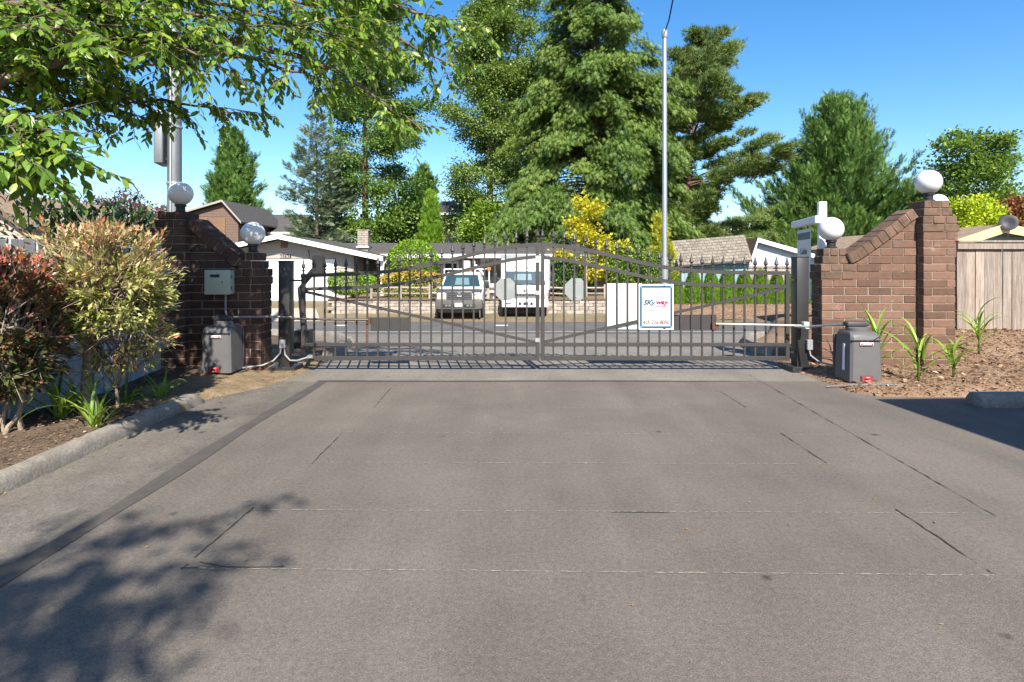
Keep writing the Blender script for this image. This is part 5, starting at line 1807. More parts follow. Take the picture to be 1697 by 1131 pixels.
# ------------------------------------------------------------------ carport outside the frame on the right: its roof shades the parking bay
t = thing('carport', 'flat roofed carport at the right edge, seen only by its shadow', 'carport', (4.35, 2.9, 0), R(3))
mb = MB(); mb.box(0, 7, -12, 0, 2.8, 3.0); mb.build('roof', 'shingle_dark', t)
mb = MB(); mb.box(6.5, 6.7, -11.5, -.3, 0, 2.79); mb.build('back_wall', 'siding', t)
for y in (-.3, -4, -8, -11.6):
    mb = MB(); mb.box(.25, .37, y - .06, y + .06, 0, 2.79); mb.build('post', 'white_paint', t)
mb = MB(); mb.box(.3, 6.6, -.26, -.18, 0, 2.79); mb.build('end_wall', 'siding', t)
# ------------------------------------------------------------------ foliage materials
M['lf_cherry'] = leafmat('cherry leaves', [(0, (0.062, 0.119, 0.019)), (0.45, (0.115, 0.221, 0.031)), (0.8, (0.249, 0.345, 0.043)), (1, (0.416, 0.460, 0.062))], .38, .38, .45)
M['lf_alder'] = leafmat('alder leaves', [(0, (0.054, 0.113, 0.029)), (0.5, (0.115, 0.209, 0.051)), (1, (0.230, 0.320, 0.086))], .3)
M['lf_cotton'] = leafmat('cottonwood leaves', [(0, (0.066, 0.117, 0.030)), (0.5, (0.147, 0.233, 0.056)), (1, (0.294, 0.348, 0.105))], .3)
M['lf_cedar'] = leafmat('cedar sprays', [(0, (0.024, 0.055, 0.010)), (0.5, (0.081, 0.146, 0.023)), (1, (0.161, 0.224, 0.039))], .18, .55)
M['lf_cypress'] = leafmat('cypress sprays', [(0, (0.026, 0.070, 0.018)), (0.5, (0.075, 0.159, 0.033)), (1, (0.167, 0.267, 0.053))], .18, .55)
M['lf_spruce'] = leafmat('blue spruce needles', [(0, (0.061, 0.096, 0.055)), (0.5, (0.148, 0.200, 0.118)), (1, (0.295, 0.330, 0.187))], .12, .6)
M['lf_pine'] = leafmat('pine needles', [(0, (0.040, 0.079, 0.022)), (0.5, (0.116, 0.182, 0.045)), (0.85, (0.205, 0.261, 0.071)), (1, (0.273, 0.237, 0.076))], .15, .55)
M['lf_dark'] = leafmat('dark evergreen leaves', [(0, (0.022, 0.051, 0.013)), (0.6, (0.058, 0.116, 0.026)), (1, (0.131, 0.203, 0.046))], .2)
M['lf_bright'] = leafmat('bright shrub leaves', [(0, (0.072, 0.145, 0.013)), (0.5, (0.167, 0.290, 0.023)), (1, (0.319, 0.435, 0.039))], .3)
M['lf_arb'] = leafmat('arborvitae sprays', [(0, (0.043, 0.102, 0.010)), (0.5, (0.123, 0.246, 0.018)), (0.93, (0.217, 0.348, 0.026)), (1, (0.319, 0.189, 0.052))], .2, .55)
M['lf_mid'] = leafmat('mid green leaves', [(0, (0.052, 0.104, 0.019)), (0.5, (0.131, 0.217, 0.040)), (1, (0.260, 0.348, 0.070))], .3)
M['lf_fresh'] = leafmat('fresh green leaves', [(0, (0.072, 0.131, 0.018)), (0.5, (0.160, 0.261, 0.034)), (1, (0.290, 0.377, 0.058))], .3)
M['lf_gold'] = leafmat('golden leaves', [(0, (0.174, 0.203, 0.016)), (0.5, (0.464, 0.435, 0.033)), (0.8, (0.620, 0.493, 0.039)), (1, (0.620, 0.348, 0.046))], .3)
M['lf_goldcyp'] = leafmat('golden cypress sprays', [(0, (0.131, 0.174, 0.016)), (0.5, (0.362, 0.377, 0.029)), (1, (0.609, 0.522, 0.052))], .2)
M['lf_lime'] = leafmat('lime leaves', [(0, (0.174, 0.246, 0.016)), (0.5, (0.392, 0.478, 0.026)), (1, (0.609, 0.620, 0.052))], .3)
M['lf_plum'] = leafmat('purple plum leaves', [(0, (0.051, 0.023, 0.026)), (0.5, (0.123, 0.061, 0.060)), (1, (0.246, 0.145, 0.111))], .25)
M['lf_rust'] = leafmat('rust leaves', [(0, (0.102, 0.032, 0.013)), (0.5, (0.217, 0.080, 0.033)), (1, (0.348, 0.174, 0.065))], .25)
M['lf_photinia'] = leafmat('photinia leaves', [(0, (0.111, 0.153, 0.030)), (0.3, (0.238, 0.279, 0.060)), (0.52, (0.425, 0.405, 0.162)), (0.7, (0.476, 0.369, 0.212)), (0.9, (0.459, 0.243, 0.178)), (1, (0.468, 0.153, 0.043))], .25, .4, .45)
M['lf_photinia_red'] = leafmat('red photinia leaves', [(0, (0.032, 0.051, 0.018)), (0.3, (0.072, 0.094, 0.026)), (0.55, (0.145, 0.072, 0.046)), (0.8, (0.377, 0.102, 0.078)), (0.95, (0.580, 0.189, 0.104)), (1, (0.620, 0.203, 0.026))], .22, .32, .5)
M['lf_laurel'] = leafmat('laurel leaves', [(0, (0.022, 0.056, 0.017)), (0.6, (0.056, 0.113, 0.027)), (0.9, (0.170, 0.246, 0.051)), (1, (0.377, 0.415, 0.085))], .2, .3, .5)
M['lf_orange'] = leafmat('orange tipped leaves', [(0, (0.116, 0.189, 0.026)), (0.5, (0.290, 0.319, 0.039)), (0.75, (0.551, 0.290, 0.078)), (1, (0.620, 0.232, 0.091))], .25)
M['lf_strap'] = leafmat('strap leaves', [(0, (0.065, 0.131, 0.018)), (0.6, (0.160, 0.261, 0.039)), (1, (0.348, 0.406, 0.078))], .35, .4)
M['lf_corn'] = leafmat('corn leaves', [(0, (0.102, 0.189, 0.023)), (0.6, (0.217, 0.348, 0.046)), (1, (0.435, 0.522, 0.117))], .35, .4)

GB = hz - .1     # ground level behind the street


def tbase(x, Y, z=None):
    return (at(x, 0, Y).x, Y, GB if z is None else z)


def top(y, Y, b=None):
    return at(0, y, Y).z - (GB if b is None else b)


# ---- tall conifers and broadleaf trees beyond the street
bough_tree('cypress_tree', 'dense green cone shaped conifer behind the brown house', 'tree', 1, tbase(388, 58), top(222, 58), 1.0,
           lambda t: 4.0 * (1 - t) ** .75 + .25, 520, 'lf_cypress', elev=(.35, 1.0), droop=.12, tip=.3, fan=.32, n_leaf=17000, thick=.16, aup=.6, L=.6, W=.42, smin=.45, trunk_r=.25, spread=.45)
bough_tree('blue_spruce', 'grey-blue spruce with open layered boughs behind the garage roof', 'tree', 2, tbase(525, 44), top(168, 44), .6,
           lambda t: 3.5 * (1 - t) ** .8 + .15, 230, 'lf_spruce', elev=(-.1, .55), droop=.16, tip=.22, fan=.42, n_leaf=17000, thick=.07, aup=.12, L=.36, W=.26, smin=.2, trunk_r=.2, lump=.18)
bough_tree('alder_tree', 'tall loose broadleaf tree with bare lower trunk beside the spruce', 'tree', 3, tbase(605, 47), 25.0, 6.5,
           lambda t: 5.0 * (1 - t) ** .45 * (.65 + .6 * t) + .5, 130, 'lf_alder', elev=(.15, .9), droop=.22, fan=.45, n_leaf=80000, aup=-.25, L=.19, W=.145, tmpl=T_LEAF,
           clusters=1250, cl_r=.42, flat=.6, trunk_r=.34, branch_r=.09, bark='bark_red', smin=.3, az_bias=(.2, .15))
bough_tree('cottonwood_tree', 'tall pale green broadleaf tree leaning against the big cedar', 'tree', 4, tbase(812, 49), 29.0, 2.5,
           lambda t: 4.6 * (1 - t) ** .4 + .4, 130, 'lf_cotton', elev=(.2, 1.0), droop=.25, fan=.42, n_leaf=110000, aup=-.2, L=.185, W=.145, tmpl=T_LEAF,
           clusters=1500, cl_r=.46, flat=.7, trunk_r=.36, branch_r=.09, bark='bark_pale', smin=.25)
bough_tree('cottonwood_tree', 'second pale trunked broadleaf tree close behind the big cedar', 'tree', 44, tbase(858, 54), 32.0, 9,
           lambda t: 3.6 * (1 - t) ** .4 + .4, 80, 'lf_cotton', elev=(.3, 1.0), droop=.22, fan=.4, n_leaf=20000, aup=-.2, L=.27, W=.2, tmpl=T_LEAF,
           clusters=460, cl_r=.5, flat=.7, trunk_r=.3, branch_r=.08, bark='bark_pale', smin=.25)
bough_tree('cedar_tree', 'giant drooping cedar filling the middle of the view', 'tree', 5, tbase(985, 41), 28.0, .6,
           lambda t: 5.9 * (1 - t) ** .5 + .4, 640, 'lf_cedar', elev=(.0, .45), droop=.45, tip=.0, fan=.34, n_leaf=170000, thick=.2, aup=-.75, L=.36, W=.28,
           smin=.42, trunk_r=.6, branch_r=.09, bark='bark_red', lump=.2, fd=.9)
bough_tree('pine_tree', 'broad pine with tufted boughs and sky gaps right of the mast', 'tree', 6, tbase(1122, 48), top(66, 48), 3.2,
           lambda t: 7.2 * (1 - t) ** .62 * (.74 + .26 * np.sin(t * 26)) + .7, 130, 'lf_pine', elev=(-.05, .75), droop=.12, tip=.2, fan=.42, n_leaf=34000, aup=.55, L=.42, W=.42, tmpl=T_TUFT,
           clusters=1150, cl_r=.3, flat=.42, trunk_r=.42, branch_r=.13, bark='bark_red', smin=.32, lump=.2, lean=(.10, 0), az_bias=(0, .12))
bough_tree('conifer_tree', 'broad dark green conifer with many spiky tops on the right', 'tree', 7, tbase(1388, 52), top(176, 52), .6,
           lambda t: 7.3 * (1 - t) ** .66 + .4, 620, 'lf_cypress', elev=(.15, 1.1), droop=.1, tip=.34, fan=.2, n_leaf=64000, thick=.13, aup=.75, L=.46, W=.3, smin=.35, trunk_r=.4, lump=.15, spread=.35, pw=1.15)
bough_tree('maple_tree', 'rounded broadleaf tree behind the white globes at right', 'tree', 8, tbase(1602, 46), top(236, 46), 1.5,
           lambda t: 4.6 * np.sin(np.pi * np.clip(t * .8 + .16, 0, 1)) ** .8 + .2, 110, 'lf_mid', elev=(.1, 1.1), droop=.12, fan=.5, n_leaf=24000, aup=-.1, L=.26, W=.2, tmpl=T_LEAF,
           clusters=560, cl_r=.36, flat=.75, trunk_r=.25, smin=.35)
bough_tree('dark_conifer', 'dark pointed evergreen behind the bright columnar cypress', 'tree', 9, tbase(702, 62), top(280, 62), .5,
           lambda t: 3.4 * (1 - t) ** .7 + .2, 260, 'lf_cypress', elev=(.3, .9), droop=.12, tip=.2, fan=.3, n_leaf=11000, thick=.15, aup=.5, L=.6, W=.45, smin=.4)
for i, (x, Y, yt, hw, lab, mt) in enumerate((
        (628, 45, 325, 52, 'leafy green tree below the tall alder trunk', 'lf_mid'), (672, 47, 318, 46, 'darker leafy tree left of the columnar cypress', 'lf_dark'),
        (805, 44, 345, 48, 'low leafy tree before the cream house', 'lf_fresh'), (850, 43, 358, 42, 'low blue-green tree at the left foot of the cedar', 'lf_spruce'),
        (560, 50, 330, 50, 'leafy green tree just behind the spruce', 'lf_mid'))):
    hgt = top(yt, Y)
    r = hw * Y / 1000
    bough_tree('leafy_tree', lab, 'tree', 60 + i, tbase(x, Y), hgt, .5, lambda t, r=r: r * np.sin(np.pi * np.clip(t * .75 + .2, 0, 1)) ** .7 + .1, 60, mt,
               elev=(.1, 1.0), droop=.15, fan=.5, n_leaf=11000, aup=-.1, L=.24, W=.18, tmpl=T_LEAF, clusters=360, cl_r=.34, flat=.8, trunk_r=.14, smin=.3, group='leafy trees behind the houses')
bough_tree('columnar_cypress', 'bright green columnar cypress behind the garage house roof', 'tree', 10, tbase(714, 40), top(326, 40), .2,
           lambda t: 1.35 * (1 - t) ** .45 + .1, 300, 'lf_arb', elev=(.7, 1.3), droop=.05, fan=.35, n_leaf=9000, thick=.1, aup=.9, L=.32, W=.26, smin=.6, trunk_r=.1, lump=.06)
bough_tree('golden_maple', 'small yellow and orange maple beside the box truck', 'tree', 11, tbase(972, 30.5), top(345, 30.5), 1.2,
           lambda t: 1.45 * np.sin(np.pi * np.clip(t * .72 + .2, 0, 1)) ** .7 + .1, 34, 'lf_gold', elev=(.3, 1.2), droop=.1, fan=.4, n_leaf=5200, aup=-.1, L=.17, W=.14, tmpl=T_LEAF,
           clusters=150, cl_r=.2, flat=.6, trunk_r=.06, branch_r=.025, bark='bark_pale', smin=.35, lump=.3)
bough_tree('golden_cypress', 'tall golden cypress directly behind the slim mast', 'tree', 12, tbase(1094, 31), top(366, 31), .1,
           lambda t: .95 * (1 - t) ** .4 + .08, 200, 'lf_goldcyp', elev=(.7, 1.3), droop=.05, fan=.35, n_leaf=6500, thick=.09, aup=.8, L=.24, W=.2, smin=.5, trunk_r=.08, lump=.14)
for i, (x, Y, yt, yb, hw, lab, mt) in enumerate((
        (1300, 56, 362, 430, 48, 'green shrub at the left foot of the dark conifer', 'lf_mid'), (1350, 55, 338, 420, 52, 'bright green shrub behind the yard sign', 'lf_fresh'),
        (1425, 55, 335, 430, 60, 'light green shrub above the sloping coping', 'lf_fresh'), (1480, 56, 318, 430, 50, 'tall green shrub left of the tall right pier', 'lf_mid'),
        (1392, 54, 372, 440, 28, 'dry brownish shrub between globe and coping', 'lf_orange'), (1250, 54, 378, 430, 52, 'shrubby growth under the pine beside the shed roof', 'lf_pine'))):
    c = at(x, (yt + yb) / 2, Y)
    bush('garden_shrub', lab, 'shrub', 80 + i, (c.x, Y, c.z), (hw * Y / 1000, 1.4, (yb - yt) / 2 * Y / 1000), 8000, mt, .28, .2, lump=.2, base_z=GB, group='shrubs below the dark conifer', clump=320, clr=.3)
for i, (x, Y, yt, yb, hw, lab, mt) in enumerate((
        (1612, 27, 332, 400, 42, 'lime yellow shrub right of the tall right pier', 'lf_lime'), (1690, 27, 335, 400, 36, 'rust red shrub behind the satellite dish', 'lf_rust'),
        (1655, 30, 352, 410, 30, 'second lime shrub beside the rust red one', 'lf_lime'))):
    c = at(x, (yt + yb) / 2, Y)
    bush('coloured_shrub', lab, 'shrub', 90 + i, (c.x, Y, c.z), (hw * Y / 1000, 1.0, (yb - yt) / 2 * Y / 1000), 4200, mt, .16, .11, lump=.22, base_z=0, clump=200, clr=.16)
for i, (x, w_, yt) in enumerate(((118, 48, 345), (205, 42, 322), (262, 34, 338), (158, 34, 340))):
    c = at(x, (yt + 420) / 2, 40)
    bush('plum_tree', ('low purple plum crown furthest left above the laurel', 'highest purple plum crown above the laurel', 'purple plum crown beside the tall left pier',
                       'purple plum crown between two others above the laurel')[i], 'tree', 100 + i, (c.x, 40, c.z), (w_ * .04, 1.6, (420 - yt) / 2 * .04), 5200, 'lf_plum', .17, .11, lump=.25, base_z=GB,
         group='purple plum trees', clump=220, clr=.2)

# ---- front garden of the garage house
c = at(684, 437, 30.2)
bush('round_shrub', 'big clipped round shrub before the garage house', 'shrub', 20, (c.x, 30.2, c.z - .05), (1.3, 1.2, 1.2), 9000, 'lf_bright', .11, .08, shell=.82, lump=.04, aup=.1, base_z=GB + .4)
c = at(584, 470, 28.8)
bush('low_shrub', 'low clipped shrub seen through the hinge end of the left gate leaf', 'shrub', 21, (c.x, 28.8, c.z), (1.08, .7, .52), 4200, 'lf_bright', .1, .075, shell=.8, lump=.06, power=2.6, base_z=SZ + .75)
c = at(690, 470, 29.2)
bush('orange_shrub', 'orange tipped hedge behind the rail fence', 'shrub', 22, (c.x - .1, 29.2, c.z - .05), (1.6, .6, .6), 5200, 'lf_orange', .1, .07, shell=.75, lump=.1, power=3, base_z=SZ + .75, vtop=.25)
c = at(930, 470, 29.5)
bush('dark_shrub', 'dark leafy shrub just right of the box truck', 'shrub', 23, (c.x, 29.8, c.z + .2), (.75, .7, 1.1), 4200, 'lf_dark', .12, .09, lump=.15, base_z=SZ + .75, clump=160, clr=.12)
c = at(1035, 440, 30.5)
bush('climbing_shrub', 'loose yellow-green shrub above the blank white sign', 'shrub', 24, (c.x, 30.6, c.z), (1.15, .8, 1.15), 5600, 'lf_fresh', .12, .09, lump=.2, base_z=SZ + .5, clump=220, clr=.12)
c = at(1082, 455, 30.2)
bush('climbing_shrub', 'loose shrub below the golden cypress by the mast', 'shrub', 25, (c.x, 30.2, c.z), (.9, .7, 1.1), 4200, 'lf_mid', .12, .09, lump=.2, base_z=SZ + .3, clump=180, clr=.12)

# clipped arborvitae hedge: separate plants
rng = np.random.default_rng(77)
arb_meshes = []
for v in range(3):
    n = 4200
    t_ = rng.random(n) ** 1.05
    a_ = rng.random(n) * 6.283
    rad = .5 * np.clip(1 - t_, 0, 1) ** .45 * (1 + .1 * np.sin(3 * a_ + v) * np.sin(7 * t_)) * rng.uniform(.78, 1.04, n) + .01
    pos = np.stack([np.cos(a_) * rad, np.sin(a_) * rad, .02 + t_ * 1.56], -1)
    out = np.stack([np.cos(a_), np.sin(a_), 0 * a_], -1)
    ax = out * .5 + np.array((0, 0, 1.0)) + rng.normal(0, .3, (n, 3))
    Vv, Ff = leaves(pos, ax, out + rng.normal(0, .4, (n, 3)), .13 * rng.uniform(.7, 1.2, n), .1, T_SPRAY)
    me = np_mesh('foliage', Vv, Ff, np.repeat(np.clip(.5 + rng.normal(0, .2, n) + .3 * (rng.random(n) < .02), 0, 1), len(T_SPRAY[1])))
    me.materials.append(M['lf_arb'])
    arb_meshes.append(me)
arb_x = [1123, 1149, 1178, 1205, 1234, 1261, 1288, 1311, 1344, 1368]
arb_n = ['arborvitae touching the right edge of the tow sign', 'second arborvitae from the tow sign', 'third arborvitae from the tow sign', 'fourth arborvitae from the tow sign',
         'fifth arborvitae from the tow sign', 'sixth arborvitae from the tow sign', 'seventh arborvitae from the tow sign', 'arborvitae at the hinge of the right gate leaf',
         'arborvitae between right gate post and brick pillar', 'last arborvitae, mostly hidden by the brick pillar']
for i, x in enumerate(arb_x):
    p = at(x, 506, 29.6)
    t = thing('arborvitae', arb_n[i], 'shrub', (p.x, 29.6, p.z), rng.random() * 6, 'clipped arborvitae hedge')
    s = (.8, 1.02, 1.0, 1.04, 1.02, 1.05, .96, .92, 1.04, 1)[i]
    f = link('foliage', arb_meshes[i % 3], None, t)
    f.scale = (s, s, s)
    mb = MB(); mb.tube([(0, 0, -.1), (0, 0, .9)], [.04, .02], 6); mb.build('stem', 'bark', t)


def bank(X, Y):
    e = sstep(5.2, 7.5, X)
    z = SZ - .3 + e * (.33 + (at(0, 505, 29.6).z - SZ + .02) * sstep(25.6, 29.3, Y)) + lumps(X, Y) * 2
    return z


structure(grid('bark_bank', np.linspace(4.8, 30, 70), np.linspace(25.4, 34, 40), bank, 'mulch'))
scatter('bank_chips', bank, 9000, (6, 20), (25.4, 29.6), (.03, .09), 'chip', 'bark chips on the bank below the arborvitae', 'bark chips', 12, lift=.02)

# ---- laurel behind the left fence
for i, (x, Yl, yc, rx, rz_, lab) in enumerate(((75, 7.2, 390, .62, .42, 'laurel clump furthest left behind the blue-grey fence'), (140, 7.6, 378, .55, .45, 'middle laurel clump behind the blue-grey fence'),
                                              (205, 8.2, 385, .6, .36, 'laurel clump nearest the tall left pier'))):
    c = at(x, yc, Yl)
    bush('laurel_shrub', lab, 'shrub', 30 + i, (c.x, Yl, c.z - .12), (rx, .45, rz_), 900, 'lf_laurel', .115, .042, shell=.5, lump=.22, aup=.25, base_z=.06, stems=14, group='laurel behind the left fence', clump=95, clr=.07)


# ---- photinia shrubs before the fence
def photinia(label, seed, base, c, rad, n, mat, twigs, power, vtop, trunk, L=.075, W=.03, thin=1.0, vmid=.6):
    rng = np.random.default_rng(seed)
    t = thing('photinia_shrub', label, 'shrub', base)
    c, rad = np.array(c, float), np.array(rad, float)
    paths, tips = [], []
    forks = []
    if trunk:
        tp = np.array([np.array(base) + np.array(o) for o in trunk])
        paths.append((tp, np.linspace(.058, .03, len(tp)) * thin))
        for i in (len(tp) - 1, len(tp) - 2, len(tp) - 3):
            forks.append(tp[i])
    else:
        for i in range(5):
            b = np.array(base) + np.array((rng.normal(0, .1), rng.normal(0, .08), -.02))
            e = c + rng.normal(0, .35, 3) * rad - np.array((0, 0, .3 * rad[2]))
            paths.append((wobble(b, e, 6, .03, rng), np.linspace(.022, .012, 6)))
            forks.append(e)
    for i in range(twigs):
        d = unit(rng.normal(0, 1, 3))
        k = (np.abs(d) ** power).sum() ** (-1 / power)
        e = c + d * k * rad * rng.uniform(.74, .97)
        f = forks[rng.integers(len(forks))]
        m = f + (e - f) * .5 + rng.normal(0, .09, 3) + np.array((0, 0, .04))
        paths.append((np.array([f, f + (m - f) * .5 + rng.normal(0, .02, 3), m, m + (e - m) * .5 + rng.normal(0, .03, 3), e]), np.array([.011, .009, .007, .005, .0025])))
        tips.append((m, e))
        for q in range(3):
            s0 = m + (e - m) * rng.uniform(0, .8)
            e2 = s0 + unit(d + rng.normal(0, .7, 3) + np.array((0, 0, .3))) * rng.uniform(.1, .28)
            paths.append((np.array([s0, (s0 + e2) / 2 + rng.normal(0, .012, 3), e2]), np.array([.004, .003, .0018])))
            tips.append((s0, e2))
    tubes_object('stems', t, 'bark_pale', paths, 5)
    i = rng.integers(0, len(tips), n)
    A = np.array([a for a, b in tips])[i]
    B = np.array([b for a, b in tips])[i]
    u_ = rng.random(n)[:, None] ** .5
    pos = A + (B - A) * u_ + rng.normal(0, .018, (n, 3))
    lim = (np.abs((pos - c) / rad) ** power).sum(1) < 1.04
    pos, A, B = pos[lim], A[lim], B[lim]
    n = len(pos)
    out = unit((pos - c) / rad)
    axis = unit(B - A) * .6 + out * .4 + rng.normal(0, .5, (n, 3)) + np.array((0, 0, .25))
    val = vmid + rng.normal(0, .17, n) + vtop * ((pos[:, 2] - c[2]) / rad[2]) + .55 * (rng.random(n) < .012)
    sz = rng.uniform(.55, 1.25, n)
    leaf_object('foliage', t, mat, pos, axis, np.array((0, 0, 1.0)) + rng.normal(0, .6, (n, 3)), L * sz, W * sz, T_LEAF, val)
    return t


cB = at(172, 462, 5.35)
photinia('pale pinkish green photinia trained as a small tree before the fence', 41, (-3.78, 5.35, .05), (cB.x, 5.35, cB.z + .02), (.55, .42, .47), 13500, 'lf_photinia', 220, 8.0, .26,
         [(0, 0, -.03), (.012, .0, .3), (.03, 0, .62), (.06, .01, .86), (.075, .02, 1.0)], L=.066, W=.023, vmid=.52)
cB2 = at(205, 560, 5.5)
photinia('lower leafy spray of photinia hanging right of the pale trunk', 43, (-3.62, 5.55, .05), (cB2.x, 5.5, cB2.z), (.42, .3, .34), 1500, 'lf_photinia', 40, 2.0, .15, [(0, 0, 0), (-.02, 0, .2), (.02, 0, .36), (.05, 0, .5)], thin=.3)
cA = at(30, 545, 4.75)
photinia('dark red and green photinia bush at the left edge', 42, (-4.0, 4.8, .05), (cA.x - .10, 4.75, cA.z + .03), (.37, .40, .58), 8500, 'lf_photinia_red', 150, 3.0, .2, None, L=.07, W=.03, vmid=.42)


# ---- strap-leaved clumps and corn
def strap_plant(name, label, cat, seed, base, n, h, spread, w, mat, group, stalk=False):
    rng = np.random.default_rng(seed)
    t = thing(name, label, cat, base, 0, group)
    V, F, val = [], [], []
    k = 9
    for i in range(n):
        a = rng.random() * 6.283 if not stalk else (i * 2.4 + rng.normal(0, .3))
        l = h * rng.uniform(.6, 1.1)
        el = rng.uniform(.75, 1.4)
        z0 = 0 if not stalk else h * .12 + h * .5 * i / n
        bend = rng.uniform(.9, 1.9) * spread
        p = np.array((rng.normal(0, .02), rng.normal(0, .02), z0))
        d0 = np.array((math.cos(a), math.sin(a), 0))
        sd_ = np.array((-math.sin(a), math.cos(a), 0))
        ww = w * rng.uniform(.7, 1.2)
        st = len(V)
        for j in range(k):
            s = j / (k - 1)
            e = el - bend * s ** 1.5
            wd = ww * (1 - s ** 2.2) * (.55 + .8 * min(s * 3, 1) * .6) + .0006
            nn = -d0 * math.sin(e) + np.array((0, 0, 1)) * math.cos(e)
            V += [p - sd_ * wd + nn * wd * .45, p, p + sd_ * wd + nn * wd * .45]
            p = p + (d0 * math.cos(e) + np.array((0, 0, 1)) * math.sin(e)) * (l / (k - 1))
        for j in range(k - 1):
            b = st + 3 * j
            F += [(b, b + 1, b + 4, b + 3), (b + 1, b + 2, b + 5, b + 4)]
        vv = np.clip(rng.normal(.5, .2), 0, 1)
        val += [vv] * (2 * (k - 1))
    link('leaves', np_mesh('leaves', V, F, val, smooth=True), mat, t)
    if stalk:
        mb = MB(); mb.tube([(0, 0, -.04), (.005, 0, h * .3), (0, .005, h * .75)], [.014, .012, .006], 7); mb.build('stalk', 'lf_corn', t, smooth=True)
    return t


for i, (x, y, Y, n, h) in enumerate(((100, 690, 5.15, 16, .62), (158, 690, 4.95, 13, .58), (128, 672, 5.5, 9, .5), (205, 668, 5.75, 8, .42), (268, 668, 5.95, 8, .42))):
    p = at(x, y, Y)
    strap_plant('strap_leaf_plant', ('strap leaved clump left of the pale photinia trunk', 'arching strap leaved clump just right of the pale trunk', 'thin strap leaved clump behind the pale trunk',
                                     'small strap leaved clump midway to the kerb end', 'small strap leaved clump nearest the kerb end')[i], 'plant', 50 + i, (p.x, Y, .03), n + 6, h * 1.15, 1.0, .013, 'lf_strap', 'strap leaved clumps in the left bed')
for i, (x, Y, z, n, h, lab) in enumerate(((1522, 6.75, .06, 9, .55, 'largest corn plant standing before the right pier'), (1580, 7.0, .07, 8, .42, 'corn plant at the right corner of the brick pier'),
                                         (1622, 8.1, .22, 7, .5, 'corn plant furthest right before the board fence'), (1456, 7.25, .08, 6, .6, 'corn plant behind the right gate operator'))):
    p = at(x, 600, Y)
    strap_plant('corn_plant', lab, 'plant', 70 + i, (p.x, Y, z), n + 4, h * 1.2, 1.05, .017, 'lf_corn', 'young corn plants by the right wall', True)


# ---- cherry tree overhanging from the left; trunk stands outside the frame
def cherry(label, seed, base, fork, limbs, twig_n, sub_n, leaf_gap, L, name='cherry_tree', tw=(.28, .68)):
    rng = np.random.default_rng(seed)
    t = thing(name, label, 'tree', base)
    base, fork = np.array(base, float), np.array(fork, float)
    tubes_object('trunk', t, 'bark', [(wobble(base, fork, 7, .04, rng), np.linspace(.17, .12, 7))], 10)
    paths, P, A = [], [], []
    def leafy(p0, p1, drop):
        ln = np.linalg.norm(p1 - p0)
        k = max(3, int(ln / leaf_gap))
        d = (p1 - p0) / ln
        for j in range(k):
            s = (j + .6 * rng.random()) / k
            if s < .12: continue
            q = p0 + (p1 - p0) * s - np.array((0, 0, drop * s * s))
            sd_ = np.cross(d, (0, 0, 1.0)); sd_ /= max(np.linalg.norm(sd_), 1e-6)
            P.append(q)
            A.append(d * .55 + sd_ * (1 if j % 2 else -1) * rng.uniform(.3, .9) + np.array((0, 0, -rng.uniform(.15, .9))) + rng.normal(0, .25, 3))
    for lb, r0, *ts_ in limbs:
        ts = ts_[0] if ts_ else 1.0
        pts = np.array([fork] + [np.array(p, float) for p in lb])
        # smooth curve through the points
        tt = np.linspace(0, len(pts) - 1, 6 * len(pts))
        cur = np.stack([np.interp(tt, np.arange(len(pts)), pts[:, i]) for i in range(3)], -1)
        for _ in range(8): cur[1:-1] = (cur[:-2] + 2 * cur[1:-1] + cur[2:]) / 4
        cur += rng.normal(0, .012, cur.shape)
        paths.append((cur, r0 * np.linspace(1, .12, len(cur)) + .003))
        seg = np.linalg.norm(np.diff(cur, axis=0), axis=1).sum()
        for i in range(int(twig_n * seg)):
            s = rng.uniform(.22, 1) ** 1.15 * (len(cur) - 1)
            k = min(int(s), len(cur) - 2)
            p = cur[k] + (cur[k + 1] - cur[k]) * (s - k)
            d = unit(cur[k + 1] - cur[k])
            dd = unit(d * .7 + rng.normal(0, .6, 3) * np.array((1, 1, .5)) + np.array((0, 0, -.05)))
            l = rng.uniform(*tw) * (1.1 - .4 * s / len(cur)) * ts
            e = p + dd * l - np.array((0, 0, .08 * l))
            mid = (p + e) / 2 + rng.normal(0, .02, 3) + np.array((0, 0, .03))
            paths.append((np.array([p, mid, e]), np.array([.0075, .005, .002])))
            leafy(mid, e, .0)
            leafy(p, mid, .0)
            for q in range(sub_n):
                p2 = p + (e - p) * rng.uniform(.2, .95)
                d2 = unit(dd + rng.normal(0, .7, 3) * np.array((1, 1, .6)) + np.array((0, 0, -.12)))
                e2 = p2 + d2 * rng.uniform(.15, .4)
                paths.append((np.array([p2, (p2 + e2) / 2 + rng.normal(0, .01, 3), e2]), np.array([.004, .003, .0015])))
                leafy(p2, e2, .02)
    tubes_object('branches', t, 'bark', paths, 5)
    P, A = np.array(P), np.array(A)
    n = len(P)
    sz = rng.uniform(.6, 1.2, n)
    val = .52 + rng.normal(0, .19, n) + .0
    nr = np.array((0, 0, 1.0)) + rng.normal(0, .45, (n, 3))
    leaf_object('crown', t, 'lf_cherry', P, A, nr, L * sz, L * .48 * sz, T_CHERRY, val)
    return t, n


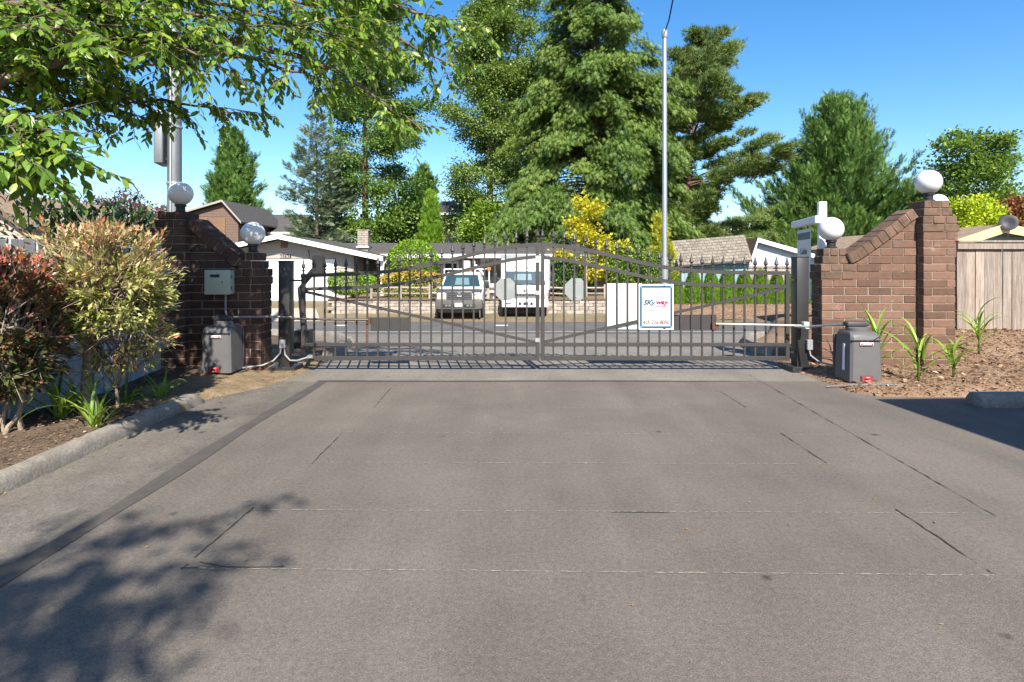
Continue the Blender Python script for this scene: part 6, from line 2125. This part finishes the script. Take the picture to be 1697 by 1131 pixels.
limbs = [
    ([at(40, 120, 4.76), at(180, 75, 5.00), at(360, 60, 5.25), at(560, 110, 5.73), at(700, 215, 6.10)], .055),
    ([at(0, 190, 5.29), at(120, 170, 5.43), at(260, 165, 5.70), at(400, 190, 5.98)], .035),
    ([at(-20, 40, 4.64), at(220, -40, 5.00), at(480, -30, 5.49), at(700, 20, 5.98), at(770, 60, 6.10)], .05),
    ([at(-120, 240, 3.3), at(-50, 245, 3.2), at(15, 265, 3.2)], .03, .45),
    ([at(50, -70, 5.25), at(350, -60, 5.98), at(600, 20, 6.47), at(760, 120, 6.71)], .045),
    ([at(-100, 190, 3.4), at(0, 200, 3.3), at(85, 225, 3.3)], .03, .45),
    ([at(20, 20, 5.37), at(260, 70, 5.73), at(450, 100, 6.10), at(620, 170, 6.34)], .04),
    ([at(30, 100, 5.00), at(130, 120, 5.14), at(240, 110, 5.29)], .03),
    ([at(-30, -50, 4.64), at(120, 0, 4.76), at(330, 20, 5.12), at(470, 60, 5.37)], .035),
    ([at(0, 60, 5.56), at(80, 60, 5.56), at(190, 140, 5.70), at(230, 165, 5.70)], .03),
    ([at(20, -20, 4.6), at(140, 40, 4.7), at(280, 60, 4.9), at(380, 120, 5.0)], .035),
    ([at(60, -60, 5.0), at(260, -10, 5.2), at(430, 20, 5.4), at(560, 60, 5.6)], .035),
    ([at(-20, 20, 4.4), at(60, 40, 4.5), at(150, 60, 4.5)], .03),
    ([at(0, -90, 5.4), at(330, -40, 5.7), at(520, 10, 5.8), at(660, 90, 6.0)], .035),
    ([at(0, 120, 5.2), at(70, 130, 5.3), at(140, 150, 5.3)], .025, .7),
]
up_ = random.Random(6)
for k in range(5):
    a = up_.uniform(-.5, .9)
    x1, y1, z1 = -6.2 + up_.uniform(.8, 3.9), 4.6 + up_.uniform(-.2, 1.6), up_.uniform(3.7, 5.2)
    limbs.append(([(-6.2 + (x1 + 6.2) * .4, 5.0 + (y1 - 5.0) * .4, 2.2 + (z1 - 2.2) * .6), (x1, y1, z1)], .05))
ch_, nl = cherry('leafy cherry tree overhanging the picture from the upper left', 200, (-6.9, 5.1, .0), (-6.3, 5.0, 2.2), limbs, 7.4, 3, .033, .092)
print('cherry leaves', nl)
# a second tree behind the camera: only its shade on the drive shows
limbs2 = []
for k in range(9):
    limbs2.append(([(-3.2 + up_.uniform(.2, .8), -5.2 + up_.uniform(-.5, .5), 5.4), (-1.15 + .19 * k + up_.uniform(-.15, .15), -5.0 + up_.uniform(-.7, 1.2), up_.uniform(6.0, 7.2))], .06))
cherry('cherry tree behind the camera, seen by its shade on the drive', 201, (-4.6, -5.8, .0), (-4.2, -5.6, 3.4), limbs2, 7, 3, .045, .13)
